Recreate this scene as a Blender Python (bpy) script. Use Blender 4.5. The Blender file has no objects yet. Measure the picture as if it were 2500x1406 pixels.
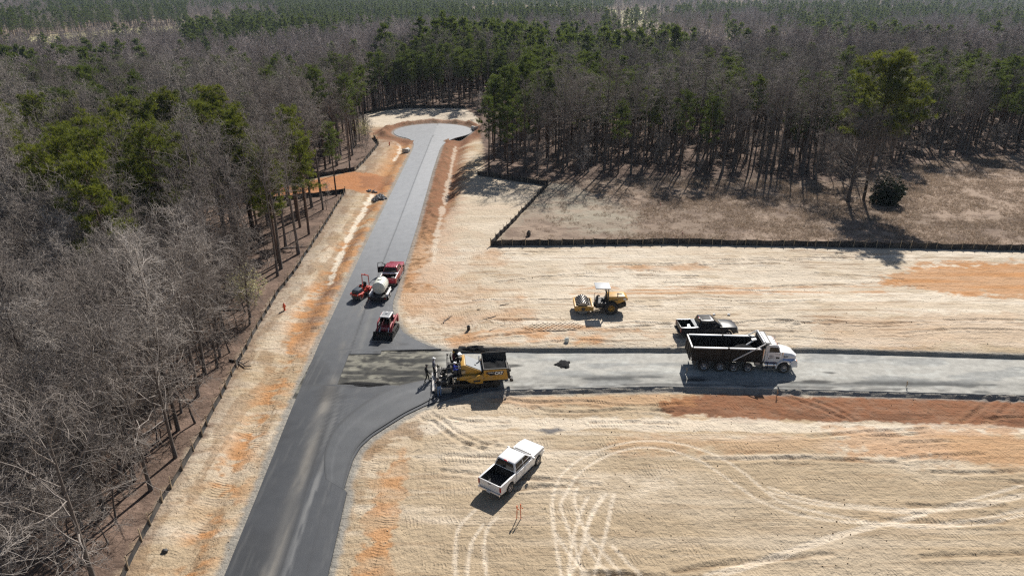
import bpy, bmesh, math, random
import numpy as np
from mathutils import Vector, Matrix, Quaternion
SC = bpy.context.scene
COL = SC.collection
PI = math.pi
rad = math.radians

# ---------------------------------------------------------------- camera, sky, sun, exposure
CAM_H, CAM_PITCH, FPX = 30.38, 24.296, 1668.0          # drone height, pitch below horizontal, focal length in photo pixels (2500 wide)
cd = bpy.data.cameras.new('camera'); cam = bpy.data.objects.new('camera', cd); COL.objects.link(cam)
cd.sensor_width = 36.0; cd.lens = 36.0 * FPX / 2500.0; cd.clip_start = 0.5; cd.clip_end = 12000
cam.location = (0, 0, CAM_H); cam.rotation_euler = (PI / 2 - rad(CAM_PITCH), 0, 0)
SC.camera = cam
SUN_EL, SUN_AZ = 40.0, 21.0                            # azimuth clockwise from +Y
w = bpy.data.worlds.new('World'); SC.world = w; w.use_nodes = True
sky = w.node_tree.nodes.new('ShaderNodeTexSky'); sky.sky_type = 'NISHITA'; sky.sun_disc = False
sky.sun_elevation = rad(SUN_EL); sky.sun_rotation = rad(SUN_AZ); sky.altitude = 50; sky.dust_density = 1.0
w.node_tree.links.new(sky.outputs[0], w.node_tree.nodes['Background'].inputs[0])
w.node_tree.nodes['Background'].inputs[1].default_value = 0.05
sl = bpy.data.lights.new('sun', 'SUN'); sl.energy = 5.0; sl.angle = rad(0.5); sl.color = (1.0, 0.95, 0.88)
sun = bpy.data.objects.new('sun', sl); COL.objects.link(sun)
sv = Vector((math.sin(rad(SUN_AZ)) * math.cos(rad(SUN_EL)), math.cos(rad(SUN_AZ)) * math.cos(rad(SUN_EL)), math.sin(rad(SUN_EL))))
sun.rotation_euler = sv.to_track_quat('Z', 'Y').to_euler(); sun.location = sv * 200
SC.view_settings.view_transform = 'Standard'; SC.view_settings.look = 'None'
SC.view_settings.exposure = 0.50; SC.view_settings.gamma = 1.0; SC.view_settings.use_curve_mapping = False
cy = SC.cycles
cy.max_bounces = 5; cy.diffuse_bounces = 2; cy.glossy_bounces = 2; cy.transmission_bounces = 3; cy.volume_bounces = 0; cy.transparent_max_bounces = 6
cy.use_denoising = False; cy.sample_clamp_indirect = 3.0; cy.sample_clamp_direct = 12.0; cy.use_adaptive_sampling = False
cy.pixel_filter_type = 'BLACKMAN_HARRIS'; cy.filter_width = 1.3

# ---------------------------------------------------------------- layout helpers
_T = rad(CAM_PITCH)
def G(px, py, z=0.0):
    """photo pixel -> point of the ground plane at height z"""
    a = (py - 703.0) / FPX; b = (px - 1250.0) / FPX
    d = (CAM_H - z) / (a * math.cos(_T) + math.sin(_T))
    return (b * d, d * (math.cos(_T) - a * math.sin(_T)))
def GP(*pts): return [G(x, y) for x, y in pts]
def PX(X, Y, Z=0.0):
    d = Y * math.cos(_T) + (CAM_H - Z) * math.sin(_T); v = (CAM_H - Z) * math.cos(_T) - Y * math.sin(_T)
    return 1250 + FPX * X / d, 703 + FPX * v / d

def _hash(ix, iy, s):
    h = (ix.astype(np.int64) * 374761393 + iy.astype(np.int64) * 668265263 + s * 974711) & 0xffffffff
    h = ((h ^ (h >> 13)) * 1274126177) & 0xffffffff
    return ((h ^ (h >> 16)) & 0xffff) / 65535.0
def vnoise(x, y, s=0):
    x = np.asarray(x, float); y = np.asarray(y, float)
    ix = np.floor(x); iy = np.floor(y); fx = x - ix; fy = y - iy
    fx = fx * fx * (3 - 2 * fx); fy = fy * fy * (3 - 2 * fy)
    a = _hash(ix, iy, s); b = _hash(ix + 1, iy, s); c = _hash(ix, iy + 1, s); d = _hash(ix + 1, iy + 1, s)
    return (a * (1 - fx) + b * fx) * (1 - fy) + (c * (1 - fx) + d * fx) * fy
def fbm(x, y, s=0, o=4):
    t = 0; a = .5; n = 0
    for k in range(o):
        t = t + a * vnoise(x * 2 ** k + 17.3 * k, y * 2 ** k + 5.1 * k, s + k); n += a; a *= .5
    return t / n
def sstep(a, b, x):
    t = np.clip((np.asarray(x, float) - a) / (b - a), 0, 1); return t * t * (3 - 2 * t)
def inpoly(x, y, P):
    if x.size > 50000:
        q = np.array(P); m = (x > q[:, 0].min()) & (x < q[:, 0].max()) & (y > q[:, 1].min()) & (y < q[:, 1].max()); r = np.zeros(x.shape, bool)
        if m.any():
            xa, ya = x[m], y[m]; h = m.sum() // 40000 + 1; r[m] = np.concatenate([inpoly(a, b, P) for a, b in zip(np.array_split(xa, h), np.array_split(ya, h))])
        return r
    r = np.zeros(x.shape, bool); n = len(P)
    for i in range(n):
        x0, y0 = P[i]; x1, y1 = P[(i + 1) % n]
        if y0 == y1: continue
        c = ((y0 > y) != (y1 > y)) & (x < (x1 - x0) * (y - y0) / (y1 - y0) + x0)
        r ^= c
    return r
def dline(x, y, P, closed=False, reach=14.0):
    """distance to a polyline; beyond `reach` of its bounding box just a large number"""
    if x.size > 50000:
        q = np.array(P); m = (x > q[:, 0].min() - reach) & (x < q[:, 0].max() + reach) & (y > q[:, 1].min() - reach) & (y < q[:, 1].max() + reach)
        d = np.full(x.shape, reach)
        if m.any():
            if m.sum() > 50000: h = m.sum() // 40000 + 1; xa, ya = x[m], y[m]; d[m] = np.concatenate([dline(a, b, P, closed) for a, b in zip(np.array_split(xa, h), np.array_split(ya, h))])
            else: d[m] = dline(x[m], y[m], P, closed)
        return d
    d = np.full(x.shape, 1e9); n = len(P)
    for i in range(n if closed else n - 1):
        x0, y0 = P[i]; x1, y1 = P[(i + 1) % n]; dx, dy = x1 - x0, y1 - y0; L = dx * dx + dy * dy + 1e-9
        t = np.clip(((x - x0) * dx + (y - y0) * dy) / L, 0, 1)
        d = np.minimum(d, (x - x0 - t * dx) ** 2 + (y - y0 - t * dy) ** 2)
    return np.sqrt(d)
def sdpoly(x, y, P):
    d = dline(x, y, P, True); return np.where(inpoly(x, y, P), -d, d)
def smooth_path(P, n=6):
    """Catmull-Rom through P"""
    Q = []; P = [Vector((p[0], p[1], p[2] if len(p) > 2 else 0)) for p in P]
    for i in range(len(P) - 1):
        a = P[max(i - 1, 0)]; b = P[i]; c = P[i + 1]; d = P[min(i + 2, len(P) - 1)]
        for k in range(n):
            t = k / n
            Q.append(.5 * ((2 * b) + (c - a) * t + (2 * a - 5 * b + 4 * c - d) * t * t + (3 * b - a - 3 * c + d) * t ** 3))
    Q.append(P[-1]); return [(q.x, q.y) for q in Q]

# ---------------------------------------------------------------- materials
def newmat(name):
    m = bpy.data.materials.new(name); m.use_nodes = True
    nt = m.node_tree; b = nt.nodes['Principled BSDF']; return m, nt, b
def mat(name, col, rough=.6, metal=0.0, var=.12, scale=6.0, dirt=None, dirt_amt=.35, bump=0.0, coat=0.0, spec=.5):
    """painted / plain surface: colour with fine noise, patchy dust of colour `dirt`, slight bump"""
    m, nt, b = newmat(name); L = nt.links.new; N = nt.nodes.new
    tc = N('ShaderNodeTexCoord'); no = N('ShaderNodeTexNoise'); no.inputs['Scale'].default_value = scale; no.inputs['Detail'].default_value = 4
    L(tc.outputs['Object'], no.inputs['Vector'])
    mp = N('ShaderNodeMapRange'); mp.inputs[3].default_value = 1 - var; mp.inputs[4].default_value = 1 + var; L(no.outputs[0], mp.inputs[0])
    mx = N('ShaderNodeMix'); mx.data_type = 'RGBA'; mx.blend_type = 'MULTIPLY'; mx.inputs[0].default_value = 1
    mx.inputs[6].default_value = (*col, 1); L(mp.outputs[0], mx.inputs[7]); out = mx.outputs[2]
    if dirt:
        n2 = N('ShaderNodeTexNoise'); n2.inputs['Scale'].default_value = scale * .35; n2.inputs['Detail'].default_value = 6; L(tc.outputs['Object'], n2.inputs['Vector'])
        m2 = N('ShaderNodeMapRange'); m2.inputs[1].default_value = .42; m2.inputs[2].default_value = .72; m2.inputs[4].default_value = dirt_amt; L(n2.outputs[0], m2.inputs[0])
        x2 = N('ShaderNodeMix'); x2.data_type = 'RGBA'; L(m2.outputs[0], x2.inputs[0]); L(out, x2.inputs[6]); x2.inputs[7].default_value = (*dirt, 1); out = x2.outputs[2]
    L(out, b.inputs['Base Color']); b.inputs['Roughness'].default_value = rough; b.inputs['Metallic'].default_value = metal
    b.inputs['Coat Weight'].default_value = coat; b.inputs['Specular IOR Level'].default_value = spec
    if bump:
        bp = N('ShaderNodeBump'); bp.inputs['Strength'].default_value = bump; bp.inputs['Distance'].default_value = .02; L(no.outputs[0], bp.inputs['Height']); L(bp.outputs[0], b.inputs['Normal'])
    return m
DUST = (.42, .33, .22)
M = {}
M['white_paint'] = mat('white_paint', (.80, .80, .80), .28, coat=.4, var=.03, dirt=DUST, dirt_amt=.12)
M['dusty_white'] = mat('dusty_white', (.74, .74, .73), .45, var=.05, dirt=DUST, dirt_amt=.2)
M['black_paint'] = mat('black_paint', (.010, .012, .020), .35, coat=.0, spec=.35, var=.1, dirt=DUST, dirt_amt=.06)
M['red_paint'] = mat('red_paint', (.30, .012, .035), .3, coat=.5, var=.08, dirt=DUST, dirt_amt=.08)
M['loader_red'] = mat('loader_red', (.33, .03, .045), .45, var=.1, dirt=DUST, dirt_amt=.15)
M['orange_red'] = mat('orange_red', (.62, .05, .025), .4, var=.08, dirt=DUST, dirt_amt=.1)
M['yellow'] = mat('machine_yellow', (.48, .26, .034), .5, var=.12, dirt=(.30, .24, .17), dirt_amt=.4)
M['black_steel'] = mat('black_steel', (.018, .017, .016), .6, var=.3, dirt=(.10, .085, .07), dirt_amt=.35)
M['dark_grey'] = mat('dark_grey_plastic', (.035, .035, .037), .6, var=.15, dirt=DUST, dirt_amt=.1)
M['box_black'] = mat('dump_box_black', (.016, .014, .013), .6, var=.3, dirt=(.09, .07, .055), dirt_amt=.3, spec=.3)
M['liner'] = mat('bed_liner', (.012, .012, .013), .75, var=.2, bump=.3, scale=30)
M['rubber'] = mat('rubber', (.022, .022, .024), .8, var=.2, dirt=(.2, .165, .12), dirt_amt=.35)
M['glass'] = mat('dark_glass', (.006, .007, .009), .08, var=.05, coat=.0, spec=.4)
M['chrome'] = mat('chrome', (.75, .75, .76), .18, 1.0, var=.05)
M['alloy'] = mat('alloy', (.55, .55, .57), .32, .85, var=.06, dirt=DUST, dirt_amt=.15)
M['steel'] = mat('bare_steel', (.38, .37, .36), .42, .7, var=.15, dirt=DUST, dirt_amt=.25)
M['galv'] = mat('grey_panel', (.20, .215, .23), .6, .0, var=.1, dirt=DUST, dirt_amt=.1)
M['roof_grey'] = mat('pale_grey_roof', (.36, .38, .40), .5, var=.05, dirt=DUST, dirt_amt=.12)
M['taillight'] = mat('tail_light', (.38, .01, .012), .2, var=.05, coat=.5)
M['amber'] = mat('amber_light', (.6, .18, .03), .2, var=.05, coat=.5)
M['lamp'] = mat('lamp_lens', (.8, .8, .82), .1, var=.02, coat=.6)
M['blue'] = mat('blue_stripe', (.12, .26, .62), .35, var=.05)
M['navy'] = mat('navy_panel', (.02, .025, .12), .35, var=.1)
M['decal_black'] = mat('decal_black', (.015, .016, .02), .5, var=.05)
M['decal_white'] = mat('decal_white', (.75, .75, .75), .5, var=.03)
M['plate'] = mat('number_plate', (.55, .56, .58), .4, var=.08)
M['tank'] = mat('tank_plastic', (.76, .78, .70), .45, var=.03, dirt=(.55, .6, .42), dirt_amt=.2)
M['wood'] = mat('stake_wood', (.42, .33, .22), .8, var=.2, scale=20)
M['pink'] = mat('pink_flagging', (.85, .16, .22), .6, var=.1)
M['orange'] = mat('orange_flagging', (.85, .20, .06), .6, var=.1)
M['fabric'] = mat('silt_fabric', (.022, .022, .023), .85, var=.35, scale=3, dirt=(.15, .125, .10), dirt_amt=.6, bump=.5)
M['hiss'] = mat('hydrant_paint', (.60, .08, .02), .45, var=.1)
M['asphalt_loose'] = mat('loose_asphalt', (.018, .018, .019), .95, var=.5, scale=25, bump=1.0, spec=.15)
M['riprap'] = mat('riprap_stone', (.20, .20, .205), .85, var=.25, scale=8)
M['concrete'] = mat('concrete', (.50, .49, .46), .8, var=.12, scale=8, dirt=DUST, dirt_amt=.3)
M['skin'] = mat('skin', (.38, .21, .14), .55, var=.05)
M['hair'] = mat('hair', (.02, .015, .012), .7, var=.2)
M['denim'] = mat('denim', (.12, .19, .32), .85, var=.15, scale=20)
M['dark_cloth'] = mat('dark_cloth', (.016, .016, .019), .9, var=.2, scale=20)
M['olive_cloth'] = mat('olive_cloth', (.09, .08, .055), .9, var=.2, scale=20)
M['grey_cloth'] = mat('grey_cloth', (.20, .20, .24), .9, var=.15, scale=20)
M['blue_cloth'] = mat('blue_cloth', (.02, .05, .42), .85, var=.12, scale=20)
M['red_cloth'] = mat('red_cloth', (.20, .015, .02), .85, var=.12, scale=20)
M['boot'] = mat('boot', (.045, .03, .02), .8, var=.2)
M['helmet'] = mat('helmet', (.75, .76, .76), .35, var=.03)
M['cap_yellow'] = mat('safety_yellow', (.75, .40, .03), .5, var=.05)

# ---------------------------------------------------------------- object helpers
def tag(o, label=None, cat=None, group=None, kind=None):
    if label: o['label'] = label
    if cat: o['category'] = cat
    if group: o['group'] = group
    if kind: o['kind'] = kind
    return o
def empty(name, loc=(0, 0, 0), rz=0.0, label=None, cat=None, group=None):
    o = bpy.data.objects.new(name, None); COL.objects.link(o); o.location = loc; o.rotation_euler = (0, 0, rz); o.empty_display_size = .3
    return tag(o, label, cat, group)
def link_mesh(name, me, parent=None, material=None):
    if material is not None and not me.materials: me.materials.append(material)
    o = bpy.data.objects.new(name, me); COL.objects.link(o)
    if parent is not None: o.parent = parent
    return o
class MB:
    """collects shapes into one mesh"""
    def __init__(s): s.v = []; s.f = []
    def add(s, vs, fs):
        n = len(s.v); s.v += [tuple(v) for v in vs]; s.f += [tuple(i + n for i in f) for f in fs]; return s
    def box(s, c, d, rx=0, ry=0, rz=0, tx=1.0, ty=1.0):
        """centre c, size d; top face scaled by tx, ty"""
        R = Matrix.Rotation(rz, 3, 'Z') @ Matrix.Rotation(ry, 3, 'Y') @ Matrix.Rotation(rx, 3, 'X'); vs = []
        for z in (-.5, .5):
            kx, ky = (tx, ty) if z > 0 else (1, 1)
            for x, y in ((-.5, -.5), (.5, -.5), (.5, .5), (-.5, .5)):
                vs.append(Vector(c) + R @ Vector((x * d[0] * kx, y * d[1] * ky, z * d[2])))
        return s.add(vs, [(3, 2, 1, 0), (4, 5, 6, 7), (0, 1, 5, 4), (1, 2, 6, 5), (2, 3, 7, 6), (3, 0, 4, 7)])
    def bar(s, a, b, wd, hg=None):
        """rectangular bar from a to b"""
        a = Vector(a); b = Vector(b); hg = hg or wd; d = (b - a).normalized(); u = d.cross(Vector((0, 0, 1)))
        if u.length < 1e-3: u = Vector((1, 0, 0))
        u.normalize(); v = u.cross(d); vs = []
        for p in (a, b):
            for i, j in ((-1, -1), (1, -1), (1, 1), (-1, 1)): vs.append(p + u * i * wd / 2 + v * j * hg / 2)
        return s.add(vs, [(3, 2, 1, 0), (4, 5, 6, 7), (0, 1, 5, 4), (1, 2, 6, 5), (2, 3, 7, 6), (3, 0, 4, 7)])
    def cyl(s, a, b, r, r2=None, n=14, cap=True):
        a = Vector(a); b = Vector(b); r2 = r if r2 is None else r2; d = (b - a).normalized()
        u = d.cross(Vector((0, 0, 1)) if abs(d.z) < .9 else Vector((1, 0, 0))).normalized(); v = d.cross(u); vs = []
        for p, q in ((a, r), (b, r2)):
            for k in range(n): t = 2 * PI * k / n; vs.append(p + (u * math.cos(t) + v * math.sin(t)) * q)
        fs = [(k, (k + 1) % n, n + (k + 1) % n, n + k) for k in range(n)]
        if cap: fs += [tuple(range(n - 1, -1, -1)), tuple(range(n, 2 * n))]
        return s.add(vs, fs)
    def lathe(s, prof, c=(0, 0, 0), axis='Y', n=24):
        """prof: (offset along axis, radius)"""
        m = len(prof); vs = []
        for a, r in prof:
            for k in range(n):
                t = 2 * PI * k / n; p, q = r * math.cos(t), r * math.sin(t)
                vs.append(Vector(c) + Vector({'Y': (p, a, q), 'X': (a, p, q), 'Z': (p, q, a)}[axis]))
        fs = [(i * n + k, i * n + (k + 1) % n, (i + 1) * n + (k + 1) % n, (i + 1) * n + k) for i in range(m - 1) for k in range(n)]
        if prof[0][1] > 1e-4: fs.append(tuple(range(n - 1, -1, -1)))
        if prof[-1][1] > 1e-4: fs.append(tuple((m - 1) * n + k for k in range(n)))
        return s.add(vs, fs)
    def prism(s, P, y0, y1, axis='Y', fn=None):
        """polygon P of (x,z) extruded from y0 to y1"""
        n = len(P); vs = []
        for y in (y0, y1):
            for a, b in P:
                v = {'Y': (a, y, b), 'X': (y, a, b), 'Z': (a, b, y)}[axis]; vs.append(fn(*v) if fn else v)
        return s.add(vs, [tuple(range(n)), tuple(range(2 * n - 1, n - 1, -1))] + [(i, n + i, n + (i + 1) % n, (i + 1) % n) for i in range(n)])
    def tube(s, pts, r, n=8):
        for i in range(len(pts) - 1): s.cyl(pts[i], pts[i + 1], r, n=n)
        return s
    def loft(s, secs):
        """list of equal-length closed sections"""
        m = len(secs[0]); vs = [p for q in secs for p in q]
        fs = [(i * m + k, i * m + (k + 1) % m, (i + 1) * m + (k + 1) % m, (i + 1) * m + k) for i in range(len(secs) - 1) for k in range(m)]
        return s.add(vs, fs + [tuple(range(m - 1, -1, -1)), tuple((len(secs) - 1) * m + k for k in range(m))])
    def build(s, name, material, parent=None, bevel=0.0, smooth=None, label=None, segs=2):
        me = bpy.data.meshes.new(name); me.from_pydata([tuple(v) for v in s.v], [], s.f)
        bm = bmesh.new(); bm.from_mesh(me); bmesh.ops.recalc_face_normals(bm, faces=bm.faces)
        if bevel:
            es = [e for e in bm.edges if len(e.link_faces) == 2 and e.calc_face_angle(0) > .5]
            try: bmesh.ops.bevel(bm, geom=es, offset=bevel, segments=segs, affect='EDGES', profile=.5, clamp_overlap=True)
            except Exception: pass
        bm.to_mesh(me); bm.free()
        if smooth is None: smooth = bool(bevel)
        if smooth:
            for p in me.polygons: p.use_smooth = True
            try: me.set_sharp_from_angle(angle=rad(38))
            except Exception: pass
        o = link_mesh(name, me, parent, material)
        if label: o['label'] = label
        return o
def copy_tree(o, parent=None):
    c = o.copy(); COL.objects.link(c); c.parent = parent
    for ch in o.children: copy_tree(ch, c)
    return c
def grid_mesh(name, X, Y, Z, cols=None, extra=None):
    """rectilinear/curvilinear grid; X,Y,Z arrays (rows, columns)"""
    r, c = X.shape; me = bpy.data.meshes.new(name); n = r * c
    co = np.stack([X, Y, Z], -1).reshape(-1).astype(np.float32)
    i = np.arange(r * c).reshape(r, c); q = np.stack([i[:-1, :-1], i[:-1, 1:], i[1:, 1:], i[1:, :-1]], -1).reshape(-1).astype(np.int32)
    nf = len(q) // 4
    me.vertices.add(n); me.vertices.foreach_set('co', co); me.loops.add(len(q)); me.loops.foreach_set('vertex_index', q)
    me.polygons.add(nf); me.polygons.foreach_set('loop_start', np.arange(0, 4 * nf, 4, dtype=np.int32))
    me.polygons.foreach_set('use_smooth', np.ones(nf, bool)); me.update(calc_edges=True)
    if cols is not None: set_attr(me, 'soil', cols)
    for k, a in (extra or {}).items():
        at = me.attributes.new(k, 'FLOAT', 'POINT'); at.data.foreach_set('value', a.reshape(-1).astype(np.float32))
    return me
def set_attr(me, name, cols):
    at = me.attributes.new(name, 'FLOAT_COLOR', 'POINT'); c = cols.reshape(-1, 3)
    at.data.foreach_set('color', np.concatenate([c, np.ones((len(c), 1))], 1).reshape(-1).astype(np.float32))
# ---------------------------------------------------------------- road outlines (world metres)
RY = np.array([2, 28.2, 35.1, 44.4, 55, 69, 80, 86.3, 116.6, 141.5, 160])
RL = np.array([-15.2, -16.07, -16.48, -17.08, -17.64, -18.05, -18.36, -18.47, -19.09, -19.59, -19.9])
RR = np.array([-9.4, -10.30, -10.75, -11.2, -11.8, -12.39, -12.65, -12.79, -13.82, -14.33, -14.6])
def road_l(y): return np.interp(y, RY, RL)
def road_r(y): return np.interp(y, RY, RR)
BULB_C, BULB_R = (-17.3, 150.6), 8.5
NFLARE = GP((975, 690), (960, 735), (958, 751), (966, 784), (985, 813), (1012, 830), (1050, 846), (1090, 856))
SFLARE = GP((838, 1200), (848, 1165), (862, 1122), (880, 1092), (908, 1066), (945, 1042), (990, 1014), (1040, 990), (1100, 972), (1170, 958))
PATCH = GP((852, 865), (1090, 858), (1300, 862), (1300, 945), (1170, 958), (1060, 930), (950, 952), (906, 985), (906, 946), (822, 944))
NF_Y = np.array([p[1] for p in NFLARE])[::-1]; NF_X = np.array([p[0] for p in NFLARE])[::-1]
SF_Y = np.array([p[1] for p in SFLARE]); SF_X = np.array([p[0] for p in SFLARE])
YT, YB = G(852, 865)[1], G(822, 944)[1]                  # rows between which the road stops at the open stone patch
XT, XB = G(852, 865)[0], G(822, 944)[0]
def asphalt_right(y):
    """right-hand edge of the finished asphalt at row y"""
    y = np.asarray(y, float); r = road_r(y)
    r = np.where((y > NF_Y[0]) & (y < NF_Y[-1]), np.interp(y, NF_Y, NF_X), r)
    r = np.where((y > SF_Y[0]) & (y <= YB), np.interp(y, SF_Y, SF_X), r)
    r = np.where((y > YB) & (y < YT), np.interp(y, [YB, YT], [XB, XT]), r)
    return r
CROSS_Y0 = lambda x: np.interp(x, [-20, -5.5, 0, 12, 23, 41, 130], [46.0, 46.0, 47.2, 47.75, 47.3, 46.4, 43.5])
CROSS_Y1 = lambda x: np.interp(x, [-20, -6, 2, 27, 45, 130], [53.5, 53.5, 53.2, 53.15, 52.0, 48.0])
ROAD_OUT = ([(float(road_l(y)), y) for y in np.linspace(2, 141.5, 60)] + [(float(road_r(y)), y) for y in np.linspace(141.5, 69, 30)] + NFLARE
            + [(float(x), float(CROSS_Y1(x))) for x in np.linspace(-5, 130, 20)] + [(float(x), float(CROSS_Y0(x))) for x in np.linspace(130, 0, 20)]
            + SFLARE[::-1] + [(float(road_r(y)), y) for y in np.linspace(35, 2, 12)])
_CACHE = {}
def cached(key, x, y, fn):
    """distance fields over the big ground grid are worked out once"""
    if x.size < 100000: return fn()
    k = (key, id(x), id(y))
    if k not in _CACHE: _CACHE[k] = fn()
    return _CACHE[k]
def road_sd(x, y): return cached('road', x, y, lambda: _road_sd(x, y))
def _road_sd(x, y):
    d = sdpoly(x, y, ROAD_OUT); b = np.hypot(x - BULB_C[0], y - BULB_C[1]) - BULB_R
    return np.minimum(d, b)

# ---------------------------------------------------------------- clearing, fences, wood edges
FENCE_A = GP((290, 1440), (301, 1406), (340, 1334), (388, 1235), (431, 1175), (491, 1067), (539, 972), (573, 903), (599, 856), (647, 769), (675, 721), (718, 667), (755, 610), (789, 556), (806, 530), (843, 471))
FENCE_A2 = GP((843, 471), (729, 484), (640, 493))
FENCE_B = GP((745, 440), (803, 428), (867, 417))
FENCE_B2 = GP((869, 417), (895, 390), (925, 354), (912, 336))
FENCE_C = GP((877, 266), (1000, 264), (1135, 265))
FENCE_D1 = GP((1166, 428), (1250, 441), (1338, 454))
FENCE_D2 = GP((1338, 454), (1199, 600))
FENCE_D3 = GP((1199, 600), (1645, 596), (2000, 602), (2500, 612)) + [(80.0, 77.5)]
CLEAR = ([(-21.0, -20)] + FENCE_A + GP((729, 482), (640, 491), (640, 462), (745, 436), (867, 415), (895, 388), (925, 352), (905, 335), (885, 305), (872, 266), (1135, 264), (1168, 290), (1172, 330), (1180, 360), (1178, 425),
         (1400, 442), (1600, 432), (1900, 440), (2060, 445), (2300, 388), (2500, 380)) + [(130, 135), (200, 140), (200, -20)])
FIELD = FENCE_D1[:1] + FENCE_D1[1:] + [FENCE_D2[1]] + FENCE_D3[1:] + [(130, 76), (150, 140)] + GP((2500, 380), (2300, 388), (2060, 445), (1900, 440), (1600, 432), (1400, 442), (1190, 425))

def zg(x, y):
    """height of the ground"""
    x = np.asarray(x, float); y = np.asarray(y, float)
    ys = np.interp(x, [-120, -45, -25, -5, 15, 200], [108, 114, 182, 180, 138, 134])
    far = -16 * sstep(0, 240, y - ys) + 15 * (fbm(x / 150, y / 120, 3, 3) - .5) * sstep(0, 150, y - ys) + 46 * sstep(1100, 2600, y) * (.6 + .8 * fbm(x / 700, y / 700, 8, 2))
    z = far
    cl = cached("clear", x, y, lambda: sdpoly(x, y, CLEAR))
    z = z + np.where(cl > 0, .5 * (fbm(x / 7, y / 7, 5, 4) - .5) * sstep(0, 3, cl), 0)
    rd = road_sd(x, y)
    open_ = (cl < 0)
    z = z + np.where(open_, (.10 * (fbm(x / 2.2, y / 2.2, 11, 4) - .5) + .05 * (fbm(x / .6, y / .35, 12, 3) - .5)) * sstep(.1, 1.2, rd), 0)
    # bank north of the side road, drop on its south side
    xr = sstep(-5.5, -2.5, x)
    north = sstep(0, .32, y - CROSS_Y1(x)) * (y < 82); south = sstep(0, .35, CROSS_Y0(x) - y)
    z = z + xr * (.34 * north * (1 - sstep(6, 16, y - CROSS_Y1(x))) - .30 * south * (1 - sstep(2.5, 8, CROSS_Y0(x) - y)))
    # shallow ditch left of the main road and deeper cut beside its far half
    dl = road_l(y) - x
    z = z - .28 * np.exp(-((dl - 2.6) / 1.0) ** 2) * open_ * (y < 141)
    z = z + (.22 * fbm(x / 1.6, y / 2.6, 21, 3)) * np.exp(-((dl - 1.2) / .7) ** 2) * (y > 58) * (y < 141)
    dr = x - road_r(y)
    z = z - .75 * np.exp(-((dr - 3.4) / 1.3) ** 2) * sstep(88, 100, y) * (y < 150)
    z = z + .7 * (fbm(x / 1.1, y / 1.6, 22, 4) - .35) * np.exp(-((dr - 1.3) / .9) ** 2) * sstep(66, 90, y) * (y < 146)
    rb = np.hypot(x - BULB_C[0], y - BULB_C[1]) - BULB_R
    z = z + (1.3 * fbm(x / 1.6, y / 1.6, 23, 4) * np.exp(-((rb - 2.1) / 1.1) ** 2) - .25 * np.exp(-((rb - 4.5) / 1.2) ** 2)) * (rd > .4) * sstep(143.5, 147.5, y)
    z = z + .8 * np.exp(-((y - 170) / 2.5) ** 2) * np.exp(-((x + 13) / 5.0) ** 2)
    # heap of fill on the east verge
    z = z - .16 * (1 - sstep(-.25, .1, rd))
    return z
def zg1(x, y): return float(zg(np.array([x]), np.array([y]))[0])

# ---------------------------------------------------------------- soil colours
C_SAND = np.array((.415, .328, .222)); C_PALE = np.array((.60, .53, .43)); C_ORANGE = np.array((.42, .215, .092)); C_RED = np.array((.205, .095, .05))
C_BROWN = np.array((.235, .145, .078)); C_LITTER = np.array((.150, .106, .083)); C_STRAW = np.array((.255, .195, .150)); C_STONE = np.array((.33, .325, .30))
C_WHITE = np.array((.72, .66, .55)); C_DARK = np.array((.045, .045, .045)); C_HYDRO = np.array((.47, .43, .34))
TYRES = [smooth_path(GP(*p), 5) for p in (
    ((1371, 1406), (1356, 1318), (1348, 1240), (1356, 1188), (1382, 1146), (1434, 1110), (1512, 1084), (1595, 1074), (1668, 1084), (1746, 1110), (1813, 1151), (1876, 1203), (1928, 1232), (2032, 1256), (2136, 1276), (2240, 1287), (2370, 1281), (2500, 1255)),
    ((1423, 1406), (1408, 1344), (1371, 1240), (1382, 1204), (1418, 1151), (1486, 1110), (1564, 1092), (1642, 1100), (1720, 1131), (1798, 1183), (1860, 1224), (1960, 1258), (2084, 1274), (2240, 1280), (2370, 1270), (2500, 1243)),
    ((1876, 1188), (1980, 1219), (2110, 1235), (2240, 1243), (2370, 1230), (2500, 1204)), ((1880, 1200), (1980, 1228), (2110, 1242), (2240, 1250), (2370, 1238), (2500, 1212)),
    ((1720, 1406), (1876, 1360), (1980, 1323), (2084, 1292), (2240, 1256), (2500, 1183)), ((1760, 1406), (1900, 1362), (2000, 1326), (2100, 1296), (2260, 1256)),
    ((1434, 1214), (1418, 1250), (1398, 1318), (1388, 1406)), ((1500, 1205), (1491, 1240), (1481, 1292), (1460, 1370), (1450, 1406)),
    ((1410, 1188), (1403, 1224), (1428, 1292), (1470, 1344), (1520, 1406)), ((1480, 1205), (1450, 1250), (1430, 1300), (1440, 1340), (1490, 1406)),
    ((1356, 1300), (1390, 1350), (1440, 1406)), ((1495, 1330), (1530, 1370), (1570, 1410)), ((1390, 1406), (1420, 1340), (1440, 1260), (1470, 1210)),
    ((1112, 1420), (1112, 1330), (1122, 1285), (1160, 1245)), ((1190, 1420), (1182, 1340), (1190, 1290), (1215, 1262)), ((1140, 1420), (1150, 1330), (1180, 1280)))]
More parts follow.
